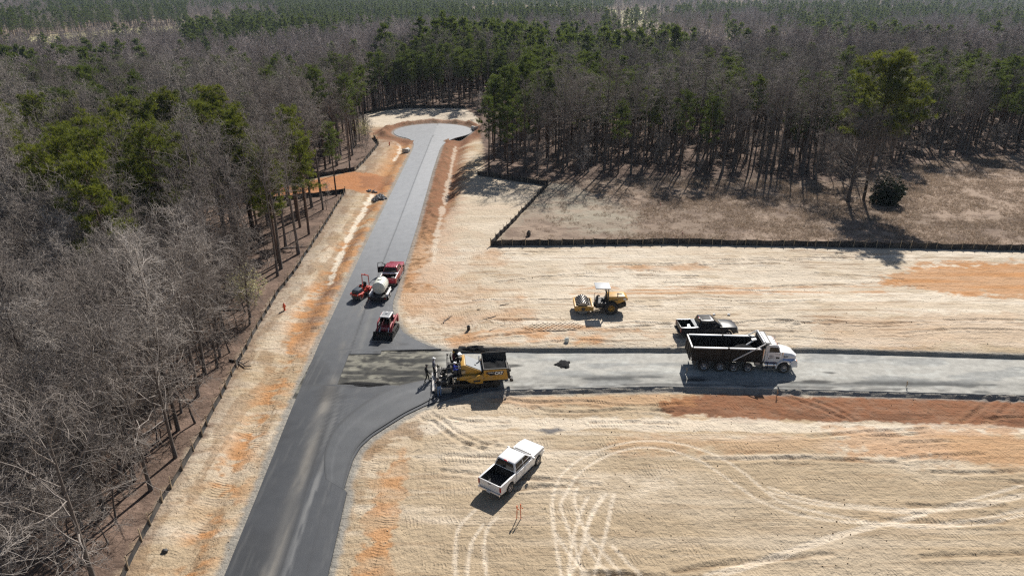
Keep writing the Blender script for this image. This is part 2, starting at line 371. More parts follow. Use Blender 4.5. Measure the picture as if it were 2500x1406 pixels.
RUTS = [smooth_path(GP(*p), 5) for p in (((1055, 1010), (1110, 1048), (1170, 1078), (1225, 1092)), ((1060, 1030), (1110, 1070), (1180, 1098)), ((1200, 960), (1300, 975), (1420, 972), (1560, 985), (1660, 978)),
    ((1300, 990), (1400, 1000), (1560, 992), (1640, 1000)), ((1900, 955), (1990, 985), (2060, 1015)), ((1940, 955), (2030, 985), (2090, 1020)), ((2430, 965), (2350, 1025)), ((2480, 970), (2420, 1025)),
    ((1640, 855), (1760, 838), (1900, 830), (2050, 840)), ((1930, 805), (2010, 790), (2120, 800), (2250, 792)), ((1780, 800), (1860, 790), (1930, 792)), ((1300, 848), (1420, 838), (1520, 846)),
    ((1550, 742), (1700, 735), (1850, 742), (2000, 738)), ((1650, 700), (1760, 706), (1900, 715)), ((1210, 690), (1330, 676), (1450, 668)), ((2190, 825), (2330, 812), (2500, 815)))]
_rl = random.Random(77)
for _k in range(64):                                     # blade and track passes: long shallow scratches across the graded lots
    _up = _k % 2; _x = _rl.uniform(-6, 44); _y = _rl.uniform(55, 79) if _up else _rl.uniform(27, 44); _l = _rl.uniform(2.5, 11); _a = _rl.gauss(0, .10 if _up else .07); _c = _rl.gauss(0, .05)
    if _x - road_r(np.array([_y]))[0] < 6: continue
    RUTS.append([(_x + _l * t / 6, _y + math.tan(_a) * _l * t / 6 + _c * (t - 3) ** 2 * .2 + _rl.gauss(0, .03)) for t in range(7)])
SCRATCH = RUTS[16:]
def paint(x, y):
    n1 = fbm(x / 9, y / 5, 31, 4); n2 = fbm(x / 2.4, y / 1.2, 32, 4); n3 = fbm(x / .7, y / .5, 33, 3); st = fbm(x / 14, y / .9, 34, 4); st2 = fbm(x / 5, y / .35, 35, 3)
    c = np.empty(x.shape + (3,)); c[:] = C_SAND
    def mix(col, m): m = np.clip(m, 0, 1)[..., None]; c[:] = c * (1 - m) + np.asarray(col) * m
    def zone(P, soft=1.0, amp=1.5): return 1 - sstep(-soft * .4, soft * .4, sdpoly(x, y, GP(*P)) + (n2 - .5) * 2 * amp + (n3 - .5) * 1.3 * amp + (fbm(x / .3, y / .22, 37, 2) - .5) * .6 * amp)
    mix(C_PALE, sstep(.5, .72, n1) * .5); mix(C_PALE, sstep(.52, .75, st) * .55); mix(C_ORANGE, sstep(.60, .85, fbm(x / 12, y / 3, 36, 4)) * .3); mix(C_BROWN, sstep(.60, .8, st2) * .35)
    # upper lot
    up = zone(((1000, 600), (2600, 600), (2700, 850), (1000, 850)), 1.5, 1)
    mix(C_PALE * 1.05, up * (.55 + .45 * sstep(.4, .7, st))); mix(C_SAND * .95, up * sstep(.55, .75, n2) * .5)
    mix(C_BROWN, up * sstep(.62, .72, st2) * .45)
    mix(C_ORANGE * 1.1, zone(((2210, 648), (2600, 636), (2700, 735), (2330, 722), (2170, 690)), 1.6, 2.2) * (.7 + .3 * sstep(.35, .65, st)))
    mix(C_ORANGE * 1.1, zone(((1480, 648), (1700, 642), (1760, 660), (1500, 664)), .5, .8) * .6 * sstep(.35, .65, n2))
    mix(C_ORANGE * 1.15, zone(((1400, 705), (2150, 698), (2160, 716), (1400, 722)), .6, 1.0) * .6 * sstep(.35, .65, st2))
    mix(C_ORANGE * 1.1, zone(((1080, 815), (1420, 800), (1620, 820), (1620, 852), (1090, 850)), 1, 1) * .7 * sstep(.35, .65, n2))
    mix(C_ORANGE, zone(((2000, 780), (2500, 770), (2500, 850), (2000, 850)), 1, 1.5) * .22)
    # debris and clods on the verge east of the road
    eb = zone(((985, 560), (1130, 540), (1240, 640), (1300, 760), (1240, 850), (1060, 850), (980, 790), (960, 720)), 2, 1.5)
    mix(C_ORANGE, eb * sstep(.45, .7, n1) * .55); mix(C_BROWN, eb * sstep(.62, .74, n3) * .5)
    # south of the side road
    mix(C_RED * 1.1, zone(((1600, 972), (1760, 950), (2600, 970), (2600, 1044), (2050, 1026), (1640, 1010)), .4, .7) * (.8 + .3 * n3)); mix(C_RED * .6, zone(((1600, 985), (2600, 1005), (2600, 1040), (2050, 1022), (1640, 1006)), .4, .7) * sstep(.45, .6, n2) * .6)
    mix(C_ORANGE, zone(((1180, 960), (1700, 952), (1700, 985), (1180, 985)), .4, .8) * .35)
    mix(C_PALE * 1.05, zone(((1000, 1040), (1150, 1010), (1700, 1014), (2600, 1042), (2600, 1062), (1900, 1050), (1250, 1040), (1020, 1060)), .5, .6) * .75)
    mix(C_ORANGE * 1.05, zone(((2030, 1045), (2600, 1050), (2600, 1150), (2300, 1130), (2080, 1105)), 1.3, 1.6) * (.3 + .5 * st))
    mix(C_ORANGE * 1.05, zone(((1500, 1070), (2050, 1060), (2050, 1100), (1500, 1098)), .8, 1.0) * .28)
    mix(C_SAND * .92, zone(((1100, 1180), (2600, 1150), (2600, 1500), (1100, 1500)), 2, 2) * .55)
    mix(C_BROWN, zone(((940, 1022), (1035, 1040), (1030, 1072), (960, 1070), (920, 1100), (900, 1130), (880, 1120), (905, 1070)), .3, .7) * .6)
    mix(C_ORANGE * 1.05, zone(((985, 1100), (915, 1170), (890, 1300), (845, 1450), (955, 1450), (965, 1280), (990, 1160)), .4, .8) * (.3 + .5 * sstep(.35, .6, n2)))
    mix(C_BROWN, zone(((850, 1180), (885, 1140), (905, 1170), (870, 1260), (850, 1330), (830, 1300)), .2, .4) * .4 * sstep(.4, .6, n3))
    # west verge
    dl = road_l(y) - x
    wv = ((dl > 0) & (y < 141) & (cached("clear", x, y, lambda: sdpoly(x, y, CLEAR)) < 0)).astype(float)
    mix(C_PALE, wv * sstep(3.2, 4.6, dl + (n2 - .5) * 2) * .35 * sstep(.4, .6, n2)); mix(C_BROWN, wv * sstep(.5, .62, fbm(x / .8, y / 3.5, 42, 4)) * .5); mix(C_LITTER, wv * sstep(4.4, 6.0, dl + (n2 - .5) * 2.5) * .45)
    mix(C_ORANGE * 1.05, wv * np.exp(-((dl - 2.2 - (n1 - .5) * 3) / 1.2) ** 2) * (.10 + .85 * sstep(.46, .55, .6 * n2 + .4 * n3)))
    mix(C_RED * .95, wv * np.exp(-((dl - 1.6) / 1.0) ** 2) * sstep(.38, .54, fbm(x / 2.2, y / 4, 41, 3)) * sstep(50, 62, y) * .8); mix(C_ORANGE, wv * np.exp(-((dl - 3.0) / 2.2) ** 2) * sstep(100, 116, y) * (.4 + .5 * n2))
    mix(C_ORANGE * .95, wv * sstep(50, 60, y) * np.exp(-((dl - 1.0) / 1.4) ** 2) * .8 * sstep(.44, .54, .55 * n2 + .45 * n3))
    mix(C_BROWN, wv * sstep(.62, .74, n3) * .35)
    for P in (((925, 323), (940, 335), (956, 343), (972, 350), (977, 356), (973, 374), (961, 390)), ((925, 443), (914, 462), (902, 484), (888, 510), (877, 530), (859, 560), (838, 605), (822, 645), (806, 690))):
        mix(C_WHITE, (1 - sstep(.18, .40, dline(x, y, GP(*P)) + (n3 - .5) * .6 + (n2 - .5) * .9)) * .75)
    # orange track into the wood, west
    mix(C_ORANGE * np.array((.95, .8, .75)), zone(((640, 470), (745, 444), (862, 420), (930, 425), (945, 470), (890, 470), (845, 462), (640, 488)), .7, .9) * (.75 + .25 * st))
    mix(C_RED * 1.2, zone(((880, 430), (950, 425), (965, 445), (930, 462), (880, 455)), .6, .8) * .6)
    # cut beside the far half of the road, ring round the turning circle
    dr = x - road_r(y)
    ev = ((dr > 0) & (y > 66) & (y < 150)).astype(float)
    mix(C_ORANGE, ev * (1 - sstep(3.0, 7.0, dr + (n2 - .5) * 5)) * (.45 + .5 * n3))
    mix(C_RED * 1.1, ev * (1 - sstep(2.8, 6.4, dr + (n2 - .5) * 4)) * sstep(74, 96, y) * .9); mix(C_BROWN * .6, ev * (1 - sstep(1.5, 4.5, dr)) * sstep(.52, .66, n3) * .7)
    mix(C_WHITE, (1 - sstep(.2, .42, dline(x, y, GP((1112, 350), (1105, 385), (1100, 410), (1082, 500), (1068, 560), (1058, 640))) + (n3 - .5) * .6 + (n2 - .5) * .9)) * .42)
    rb = np.hypot(x - BULB_C[0], y - BULB_C[1]) - BULB_R
    mix(C_PALE * .95, ((y > 158) & (cached("clear", x, y, lambda: sdpoly(x, y, CLEAR)) < 0)).astype(float) * .8)
    mix(C_RED * 1.05, (1 - sstep(3.4, 6.4, rb + (n2 - .5) * 4)) * (rb > 0) * (.95 - .2 * sstep(156, 162, y))); mix(C_BROWN * .6, (1 - sstep(1, 5, rb)) * (rb > 0) * sstep(.5, .64, n3) * .7)
    mix(C_PALE, zone(((1010, 690), (1090, 520), (1170, 410), (1180, 430), (1330, 455), (1200, 595), (1100, 700)), 1.2, 1) * .45)
    # field beyond the fence
    f = 1 - sstep(-.4, .4, cached("field", x, y, lambda: sdpoly(x, y, FIELD)) + (n3 - .5) * .6)
    mix(C_STRAW * .95, f); mix(C_STRAW * 1.35, f * sstep(.45, .75, n1) * .8); mix(C_LITTER * .9, f * sstep(.48, .70, n2) * .6)
    mix(C_HYDRO * .72, f * (.35 + .5 * sstep(.4, .6, n2)) * zone(((1190, 430), (1400, 452), (1560, 520), (1545, 575), (1430, 570), (1300, 520), (1200, 590)), 1.6, 2.5) * .9)
    mix(C_STRAW * 1.5, f * zone(((2210, 440), (2500, 430), (2600, 520), (2300, 540), (2230, 490)), 2.5, 2.5) * .65)
    # wood floor
    cl = cached("clear", x, y, lambda: sdpoly(x, y, CLEAR)); wf = sstep(-.5, .6, cl + (n3 - .5) * 1.2)
    mix(C_LITTER, wf); mix(C_LITTER * 1.7, wf * sstep(.5, .75, n2) * .55); mix(C_LITTER * .55, wf * sstep(.58, .75, n3) * .7)
    # far fields show pale between the woods
    ff = ((y > 400)).astype(float)
    mix(np.array((.30, .235, .16)), ff * .6)
    for cx_, cy_, rx_, ry_, col in FAR_FIELDS: mix(col, 1 - sstep(.9, 1.05, np.hypot((x - cx_) / rx_, (y - cy_) / ry_)))
    # stone shoulders
    rd = road_sd(x, y); sh = (1 - sstep(.28, .75, rd + (n3 - .5) * .5)) * (rd > -1.5)
    mix(C_STONE * (.8), sh * np.where(y > 52, .75, .85)); mix(C_STONE * .5, sh * sstep(.5, .7, n3) * .5)
    for P in SCRATCH: mix(C_BROWN * .8, (1 - sstep(.02, .16, dline(x, y, P, reach=1.0) + (n3 - .4) * .3)) * .4)
    # tyre tracks: finer, paler dust
    for P in TYRES: mix(C_PALE * np.array((1.1, 1.08, 1.06)), (1 - sstep(.06, .17, dline(x, y, P, reach=1.0) + (n3 - .5) * .08)) * (.55 + .3 * n2))
    g = G(1345, 1047); mix((.10, .105, .12), (1 - sstep(.5, 1.1, np.hypot((x - g[0]) / 1.0, (y - g[1]) / .45) + (n3 - .5) * .9)) * .85)
    c *= (.88 + .24 * n3)[..., None] * (.94 + .12 * n2)[..., None]
    return np.clip(c, .01, .85)
FAR_FIELDS = [(-330, 620, 70, 180, (.42, .40, .20)), (118, 600, 26, 190, (.52, .46, .25)), (150, 420, 16, 60, (.45, .37, .25)), (215, 430, 22, 70, (.45, .37, .25)), (60, 1000, 180, 150, (.45, .42, .24))]

def axis(segs, lo, hi, grow=1.16):
    """segs: (a, b, step) joined; then geometric growth outwards"""
    v = []
    for a, b, d0, d1 in segs:
        t = a
        while t < b: v.append(t); t += d0 + (d1 - d0) * (t - a) / (b - a)
    v.append(segs[-1][1]); d = segs[-1][3]; t = v[-1]
    while t < hi: d *= grow; t += d; v.append(t)
    d = segs[0][2]; t = v[0]; pre = []
    while t > lo: d *= grow; t -= d; pre.append(t)
    return np.array(pre[::-1] + v)
xs = axis([(-70, -28, .6, .16), (-28, 46, .145, .145), (46, 110, .145, 1.0)], -6000, 6000)
ys = axis([(14, 60, .13, .14), (60, 120, .15, .36), (120, 190, .36, .9), (190, 420, .9, 8)], -1500, 7000)
GX, GY = np.meshgrid(xs, ys)
GZ = zg(GX, GY)
for P in TYRES: GZ -= .025 * (1 - sstep(.08, .22, dline(GX, GY, P)))
for P in RUTS:
    d_ = dline(GX, GY, P, reach=1.5); GZ += (-.07 * np.exp(-(d_ / .16) ** 2) + .06 * np.exp(-((d_ - .34) / .14) ** 2)) * (.5 + fbm(GX / 1.5, GY / 1.5, 61, 2))
GC = paint(GX, GY)
west = ((road_l(GY) - GX) > -2.5) & (GY < 145); east = (GX - road_r(GY) + 5 * (fbm(GX / 3, GY / 3, 62, 3) - .5) < 4.3) & (GY < 43 + 4 * (fbm(GX / 2, GY / 2, 63, 2) - .5))
along_y = west | east
TU = np.where(along_y, GY, GX); TV = np.where(along_y, GX, GY)
cl_ = cached("clear", GX, GY, None); fl_ = cached("field", GX, GY, None)
TM = sstep(.3, 1.2, -cl_) * sstep(-.3, .6, fl_) * sstep(.5, 1.1, road_sd(GX, GY)) * (GY < 100)
ed = np.zeros(GX.shape, bool); ed[:, 1:] |= along_y[:, 1:] != along_y[:, :-1]; ed[1:] |= along_y[1:] != along_y[:-1]; ed[:, :-1] |= ed[:, 1:]; ed[:-1] |= ed[1:]; TM = np.where(ed, 0, TM)
ME_GROUND = grid_mesh('ground', GX, GY, GZ, GC, {'tu': TU, 'tv': TV, 'tm': TM})

def attr(nt, name, out):
    a = nt.nodes.new('ShaderNodeAttribute'); a.attribute_name = name; return a.outputs[out]
def mnode(nt, op, a, b=None, clamp=False):
    n = nt.nodes.new('ShaderNodeMath'); n.operation = op; n.use_clamp = clamp
    for k, v in enumerate((a, b)):
        if v is None: continue
        if isinstance(v, (int, float)): n.inputs[k].default_value = v
        else: nt.links.new(v, n.inputs[k])
    return n.outputs[0]
def noise(nt, vec, scale, detail=4, rough=.55, dist=0.0):
    n = nt.nodes.new('ShaderNodeTexNoise'); n.inputs['Scale'].default_value = scale; n.inputs['Detail'].default_value = detail; n.inputs['Roughness'].default_value = rough; n.inputs['Distortion'].default_value = dist
    if vec is not None: nt.links.new(vec, n.inputs['Vector'])
    return n.outputs['Fac']
def ramp(nt, v, a, b, lo=0.0, hi=1.0):
    n = nt.nodes.new('ShaderNodeMapRange'); n.interpolation_type = 'SMOOTHSTEP'; nt.links.new(v, n.inputs[0])
    for k, q in enumerate((a, b, lo, hi)): n.inputs[k + 1].default_value = q
    return n.outputs[0]
def mixc(nt, fac, a, b, mode='MIX'):
    n = nt.nodes.new('ShaderNodeMix'); n.data_type = 'RGBA'; n.blend_type = mode
    for k, v in ((0, fac), (6, a), (7, b)):
        if isinstance(v, (int, float)): n.inputs[k].default_value = v
        elif isinstance(v, tuple): n.inputs[k].default_value = (*v, 1) if len(v) == 3 else v
        else: nt.links.new(v, n.inputs[k])
    return n.outputs[2]
def combine(nt, x, y, z=0.0):
    n = nt.nodes.new('ShaderNodeCombineXYZ')
    for k, v in enumerate((x, y, z)):
        if isinstance(v, (int, float)): n.inputs[k].default_value = v
        else: nt.links.new(v, n.inputs[k])
    return n.outputs[0]

def soil_material():
    m, nt, b = newmat('soil'); L = nt.links.new
    col = attr(nt, 'soil', 'Color'); tu = attr(nt, 'tu', 'Fac'); tv = attr(nt, 'tv', 'Fac'); tm = attr(nt, 'tm', 'Fac')
    pos = nt.nodes.new('ShaderNodeNewGeometry').outputs['Position']
    fine = noise(nt, pos, 9.0, 5, .65); grit = noise(nt, pos, 38.0, 2, .6); clod = noise(nt, pos, 2.6, 5, .6)
    # cleat marks in bands one track-shoe wide
    band = noise(nt, combine(nt, mnode(nt, 'MULTIPLY', tu, .045), mnode(nt, 'MULTIPLY', tv, 1.15)), 1.0, 2, .5)
    bmask = mnode(nt, 'MULTIPLY', ramp(nt, band, .44, .54), tm)
    wob = noise(nt, pos, .8, 3, .5)
    ph = mnode(nt, 'ADD', mnode(nt, 'ADD', mnode(nt, 'MULTIPLY', tu, 27.0), mnode(nt, 'MULTIPLY', wob, 16.0)), mnode(nt, 'MULTIPLY', tv, 5.0))
    cleat = mnode(nt, 'MULTIPLY', mnode(nt, 'POWER', mnode(nt, 'ADD', mnode(nt, 'MULTIPLY', mnode(nt, 'SINE', ph), .5), .5), 2.2), bmask)
    cleat = mnode(nt, 'MULTIPLY', cleat, ramp(nt, noise(nt, pos, .35, 4, .65), .44, .62))
    streak = noise(nt, combine(nt, mnode(nt, 'MULTIPLY', tu, .22), mnode(nt, 'MULTIPLY', tv, 3.2)), 1.0, 6, .62, .3)
    ridge = mnode(nt, 'MULTIPLY', ramp(nt, streak, .60, .67), ramp(nt, noise(nt, pos, .33, 4, .65, .6), .46, .62))
    h = mnode(nt, 'ADD', mnode(nt, 'MULTIPLY', cleat, .028), mnode(nt, 'MULTIPLY', fine, .05))
    patch = ramp(nt, noise(nt, pos, .22, 4, .6, .5), .40, .60)
    h = mnode(nt, 'ADD', h, mnode(nt, 'MULTIPLY', mnode(nt, 'MULTIPLY', streak, tm), mnode(nt, 'ADD', mnode(nt, 'MULTIPLY', patch, .10), .03)))
    h = mnode(nt, 'ADD', h, mnode(nt, 'MULTIPLY', clod, .17))
    h = mnode(nt, 'ADD', h, mnode(nt, 'MULTIPLY', grit, .012))
    bp = nt.nodes.new('ShaderNodeBump'); bp.inputs['Strength'].default_value = 1.0; bp.inputs['Distance'].default_value = 1.0; L(h, bp.inputs['Height']); L(bp.outputs[0], b.inputs['Normal'])
    c = mixc(nt, 1.0, col, mixc(nt, fine, (.78, .76, .74), (1.2, 1.2, 1.2)), 'MULTIPLY')
    c = mixc(nt, mnode(nt, 'MULTIPLY', mnode(nt, 'MULTIPLY', ridge, tm), .62), c, (.15, .095, .055))
    spk = ramp(nt, noise(nt, pos, 5.5, 6, .75), .60, .68)
    c = mixc(nt, mnode(nt, 'MULTIPLY', mnode(nt, 'MULTIPLY', spk, tm), .55), c, (.10, .07, .05))
    L(c, b.inputs['Base Color']); b.inputs['Roughness'].default_value = .95; b.inputs['Specular IOR Level'].default_value = .15
    return m
M['soil'] = soil_material()
ground = tag(link_mesh('ground', ME_GROUND, None, M['soil']), kind='structure')

# ---------------------------------------------------------------- asphalt and stone base
def asphalt_material(name, rough=.5, bumpd=.006, spec=.5):
    m, nt, b = newmat(name); L = nt.links.new
    col = attr(nt, 'soil', 'Color'); pos = nt.nodes.new('ShaderNodeNewGeometry').outputs['Position']
    fine = noise(nt, pos, 22.0, 3, .6); big = noise(nt, pos, .9, 4, .6)
    c = mixc(nt, 1.0, col, mixc(nt, fine, (.72, .72, .72), (1.28, 1.28, 1.28)), 'MULTIPLY'); c = mixc(nt, 1.0, c, mixc(nt, big, (.95, .95, .95), (1.05, 1.05, 1.05)), 'MULTIPLY')
    L(c, b.inputs['Base Color']); L(ramp(nt, big, .3, .7, rough - .02, rough + .03), b.inputs['Roughness']); b.inputs['Specular IOR Level'].default_value = spec
    bp = nt.nodes.new('ShaderNodeBump'); bp.inputs['Distance'].default_value = bumpd; bp.inputs['Strength'].default_value = 1; L(fine, bp.inputs['Height']); L(bp.outputs[0], b.inputs['Normal'])
    return m
M['asphalt'] = asphalt_material('asphalt', .46); M['stone_base'] = asphalt_material('stone_base', .9, .035, .2)

def asphalt_colour(x, y):
    n1 = fbm(x / 1.5, y / 5, 51, 4); n3 = fbm(x / .4, y / .6, 52, 3); nl = fbm(x / .22, y / 7, 53, 3)
    c = np.empty(x.shape + (3,)); far_pale = sstep(38, 100, y); c[:] = np.array((.040, .0435, .049)); c += far_pale[..., None] * np.array((.21, .215, .22))  # far half paler: dust plus backlit glare put into the colour
    def mix(col, m): m = np.clip(m, 0, 1)[..., None]; c[:] = c * (1 - m) + np.asarray(col) * m
    u = (x - road_l(y)) / np.maximum(road_r(y) - road_l(y), .1)
    d = np.array((.20, .185, .16)); g = np.array((.21, .21, .205))
    mix(d, np.exp(-((u - .42 - .03 * (n1 - .5)) / .07) ** 2) * (.26 + .6 * sstep(.42, .66, fbm(x / .7, y / 3.0, 54, 4))) * (1 - sstep(46, 52, y)))
    mix(g, np.exp(-((u - .62) / .05) ** 2) * sstep(.45, .68, nl) * .55 * (1 - sstep(45, 48, y)))
    mix(d * .9, np.exp(-((u - .45) / .10) ** 2) * sstep(.4, .7, fbm(x / .5, y / 3.2, 55, 3)) * .55 * sstep(51, 54, y) * (1 - sstep(62, 70, y)))
    mix(np.array((.16, .16, .15)), np.exp(-((u - .66) / .04) ** 2) * .45 * sstep(52, 55, y) * (1 - sstep(64, 72, y)))
    mix(np.array((.024, .025, .027)), (1 - sstep(.008, .022, np.abs(u - .53))) * .6); mix(c * 1.18, (u > .53).astype(float) * .8 * (y < 46)); mix(np.array((.026, .027, .03)), (1 - sstep(.006, .016, np.abs(u - .80 + .0 * y))) * .35 * (y < 40))                       # joint between the two lanes
    mix(c * .82, ((u > .55) & (u < 1.0)).astype(float) * .35 * sstep(86, 90, y) * 0)
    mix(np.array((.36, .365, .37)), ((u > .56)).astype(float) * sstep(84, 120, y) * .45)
    mix(np.array((.025, .026, .028)), sstep(.56, .68, n1) * .35 * (y < 60)); mix(np.array((.03, .03, .031)), (1 - sstep(.3, 1.4, np.hypot((x + 14.9) / 1.0, (y - 46.6) / 1.4) + (n3 - .5))) * .7)
    for px, py, r in ((1000, 855, .45), (1050, 848, .55), (985, 842, .5), (865, 945, .5), (920, 862, .4)):
        g_ = G(px, py); mix((.02, .02, .021), (1 - sstep(.4, 1.0, np.hypot((x - g_[0]) / (1.4 * r), (y - g_[1]) / (.9 * r)) + (n3 - .5) * .8)) * .6)
    mix(np.array((.13, .13, .125)), sstep(.6, .75, nl) * .25 * (y < 60))
    c *= (.9 + .2 * n3)[..., None]
    return np.clip(c, .012, .5)
def strip(name_rows, lf, rf, zt, cols=44, drop=.14):
    """asphalt strip between two edge functions, with vertical edges"""
    y = np.asarray(name_rows); l = lf(y); r = rf(y); t = np.linspace(0, 1, cols)
    X = l[:, None] + (r - l)[:, None] * t[None]; Y = np.repeat(y[:, None], cols, 1); Z = np.full(X.shape, zt)
    X = np.concatenate([X[:, :1] - .03, X, X[:, -1:] + .03], 1); Y = np.concatenate([Y[:, :1], Y, Y[:, -1:]], 1); Z = np.concatenate([Z[:, :1] - drop, Z, Z[:, -1:] - drop], 1)
    return X, Y, Z
def join_grids(name, grids, colour, material, kind='structure', label=None):
    bm = bmesh.new(); first = None; ob = None; mes = []
    for k, (X, Y, Z) in enumerate(grids): mes.append(grid_mesh(name, X, Y, Z, colour(X, Y)))
    if len(mes) == 1: me = mes[0]
    else:
        co = []; cc = []; fs = []; n = 0
        for q in mes:
            a = np.empty(len(q.vertices) * 3, np.float32); q.vertices.foreach_get('co', a); co.append(a); k = np.empty(len(q.vertices) * 4, np.float32); q.attributes['soil'].data.foreach_get('color', k); cc.append(k)
            l = np.empty(len(q.loops), np.int32); q.loops.foreach_get('vertex_index', l); fs.append(l + n); n += len(q.vertices)
        co = np.concatenate(co); cc = np.concatenate(cc); fs = np.concatenate(fs); me = bpy.data.meshes.new(name); nf = len(fs) // 4
        me.vertices.add(n); me.vertices.foreach_set('co', co); me.loops.add(len(fs)); me.loops.foreach_set('vertex_index', fs); me.polygons.add(nf)
        me.polygons.foreach_set('loop_start', np.arange(0, 4 * nf, 4, dtype=np.int32)); me.polygons.foreach_set('use_smooth', np.zeros(nf, bool)); me.update(calc_edges=True)
        at = me.attributes.new('soil', 'FLOAT_COLOR', 'POINT'); at.data.foreach_set('color', cc)
        for q in mes: bpy.data.meshes.remove(q)
    bm.free()
    for p in me.polygons: p.use_smooth = False
    return tag(link_mesh(name, me, None, material), kind=kind)
def bulb_edge(y, road, sgn, flare):
    """road edge opening smoothly into the turning circle"""
    c = BULB_C[0] + sgn * np.sqrt(np.maximum(BULB_R ** 2 - (y - BULB_C[1]) ** 2, 0))
    return np.where(y > 145, c, np.where(y > 133, np.interp(y, [133, 137, 140, 142, 143.5, 145], flare), road(y)))
bulb_l = lambda y: bulb_edge(y, road_l, -1, [-19.42, -19.7, -20.35, -21.15, -22.0, -23.7])
bulb_r = lambda y: bulb_edge(y, asphalt_right, 1, [-14.16, -13.95, -13.4, -12.7, -12.0, -10.9])
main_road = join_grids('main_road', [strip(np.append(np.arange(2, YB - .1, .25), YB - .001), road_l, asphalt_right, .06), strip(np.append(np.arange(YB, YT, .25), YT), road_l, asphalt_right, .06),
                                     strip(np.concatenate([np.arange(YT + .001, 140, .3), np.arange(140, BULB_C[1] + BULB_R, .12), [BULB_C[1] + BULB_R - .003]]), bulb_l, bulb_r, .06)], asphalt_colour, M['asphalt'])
def base_colour(x, y):
    n1 = fbm(x / 4, y / .8, 71, 4); n2 = fbm(x / 1.4, y / .5, 72, 4); n3 = fbm(x / .3, y / .3, 73, 2)
    c = np.empty(x.shape + (3,)); c[:] = np.array((.39, .38, .345))
    def mix(col, m): m = np.clip(m, 0, 1)[..., None]; c[:] = c * (1 - m) + np.asarray(col) * m
    mix((.27, .275, .265), sstep(.5, .66, n1) * .75); mix((.50, .505, .47), sstep(.55, .75, n2) * .5)
    v = (y - CROSS_Y0(x)) / (CROSS_Y1(x) - CROSS_Y0(x))
    mix((.06, .062, .062), np.exp(-((v - .22 - .10 * (fbm(x / 9, x * 0, 74, 2) - .5)) / .10) ** 2) * (.25 + .6 * sstep(.4, .62, n1)))
    mix((.07, .07, .07), np.exp(-((v - .05) / .05) ** 2) * sstep(.35, .6, n2) * .8)
    p = sstep(-5.0, -7.5, x)                                     # open stone patch at the junction
    mix((.145, .138, .112), p * .85); mix((.05, .05, .047), p * sstep(.44, .58, fbm(x / 3, y / .45, 77, 4)) * .85); mix((.27, .26, .21), p * sstep(.54, .68, fbm(x / .9, y / .6, 78, 4)) * .7); mix((.03, .03, .03), p * sstep(.56, .64, fbm(x / .7 + y * .8, y / .35, 79, 4)) * .8)
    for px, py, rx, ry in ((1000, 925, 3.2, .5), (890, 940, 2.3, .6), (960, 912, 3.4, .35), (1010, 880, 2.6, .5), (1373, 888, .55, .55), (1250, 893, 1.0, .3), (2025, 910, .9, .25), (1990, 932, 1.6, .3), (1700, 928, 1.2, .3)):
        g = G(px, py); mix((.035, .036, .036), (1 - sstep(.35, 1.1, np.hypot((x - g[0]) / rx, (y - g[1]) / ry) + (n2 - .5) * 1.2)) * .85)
    c *= (.82 + .36 * n3)[..., None]
    return np.clip(c, .012, .5)
bx = np.concatenate([np.arange(-17.5, 46, .14), np.arange(46, 130, 1.5)])
BXX = np.repeat(bx[None], 62, 0); tt = np.linspace(0, 1, 60)
BY = CROSS_Y0(bx)[None] + (CROSS_Y1(bx) - CROSS_Y0(bx))[None] * tt[:, None] + .12 * (fbm(bx / .8, bx * 0, 75, 3) - .5)[None]
BY = np.concatenate([BY[:1] - .22, BY, BY[-1:] + .2], 0)
BZ = .012 + .035 * (fbm(BXX / 1.2, BY / .5, 76, 3) - .5); BZ[0] = -.36; BZ[-1] = -.1
side_road = join_grids('side_road', [(BXX, BY, BZ)], base_colour, M['stone_base'])
# freshly laid mat curving from the paver into the main road
up_e = smooth_path(GP((1062, 926), (1010, 936), (950, 952), (895, 982), (855, 1012), (825, 1040), (803, 1075), (792, 1120), (795, 1170)), 6)
lo_e = smooth_path(GP((1066, 968), (1036, 986), (988, 1010), (943, 1038), (906, 1062), (878, 1088), (860, 1118), (847, 1160), (838, 1196)), 6)
U = np.array(up_e); Lo = np.array(lo_e); tm_ = np.linspace(0, 1, 20)
XM = U[:, None, 0] + (Lo - U)[:, None, 0] * tm_[None]; YM = U[:, None, 1] + (Lo - U)[:, None, 1] * tm_[None]
ZM = np.full(XM.shape, .14); ZM -= .075 * np.linspace(0, 1, len(U))[:, None] ** 3
XM = np.concatenate([XM[:, :1], XM, XM[:, -1:]], 1); YM = np.concatenate([YM[:, :1] + .02, YM, YM[:, -1:] - .02], 1); ZM = np.concatenate([ZM[:, :1] - .2, ZM, ZM[:, -1:] - .3], 1)
def mat_colour(x, y):
    n1 = fbm(x / 2.5, y / .6, 81, 3); n3 = fbm(x / .3, y / .3, 82, 2); t = np.broadcast_to(np.concatenate([[0], tm_, [1]])[None], x.shape)
    c = np.empty(x.shape + (3,)); c[:] = np.array((.068, .072, .077)); k = np.exp(-((t - .36) / .06) ** 2) * .4 + sstep(.6, .75, n1) * .3
    c = c * (1 - k[..., None]) + np.array((.11, .115, .12)) * k[..., None]; k = (np.exp(-((t - .02) / .05) ** 2) + np.exp(-((t - .98) / .04) ** 2)) * .7; c = c * (1 - k[..., None]) + np.array((.028, .029, .03)) * k[..., None]  # mat rims darkened: the edge shadow is put into the colour
    return c * (.9 + .2 * n3)[..., None]
fresh_mat = join_grids('fresh_asphalt_mat', [(XM, YM, ZM)], mat_colour, M['asphalt'])
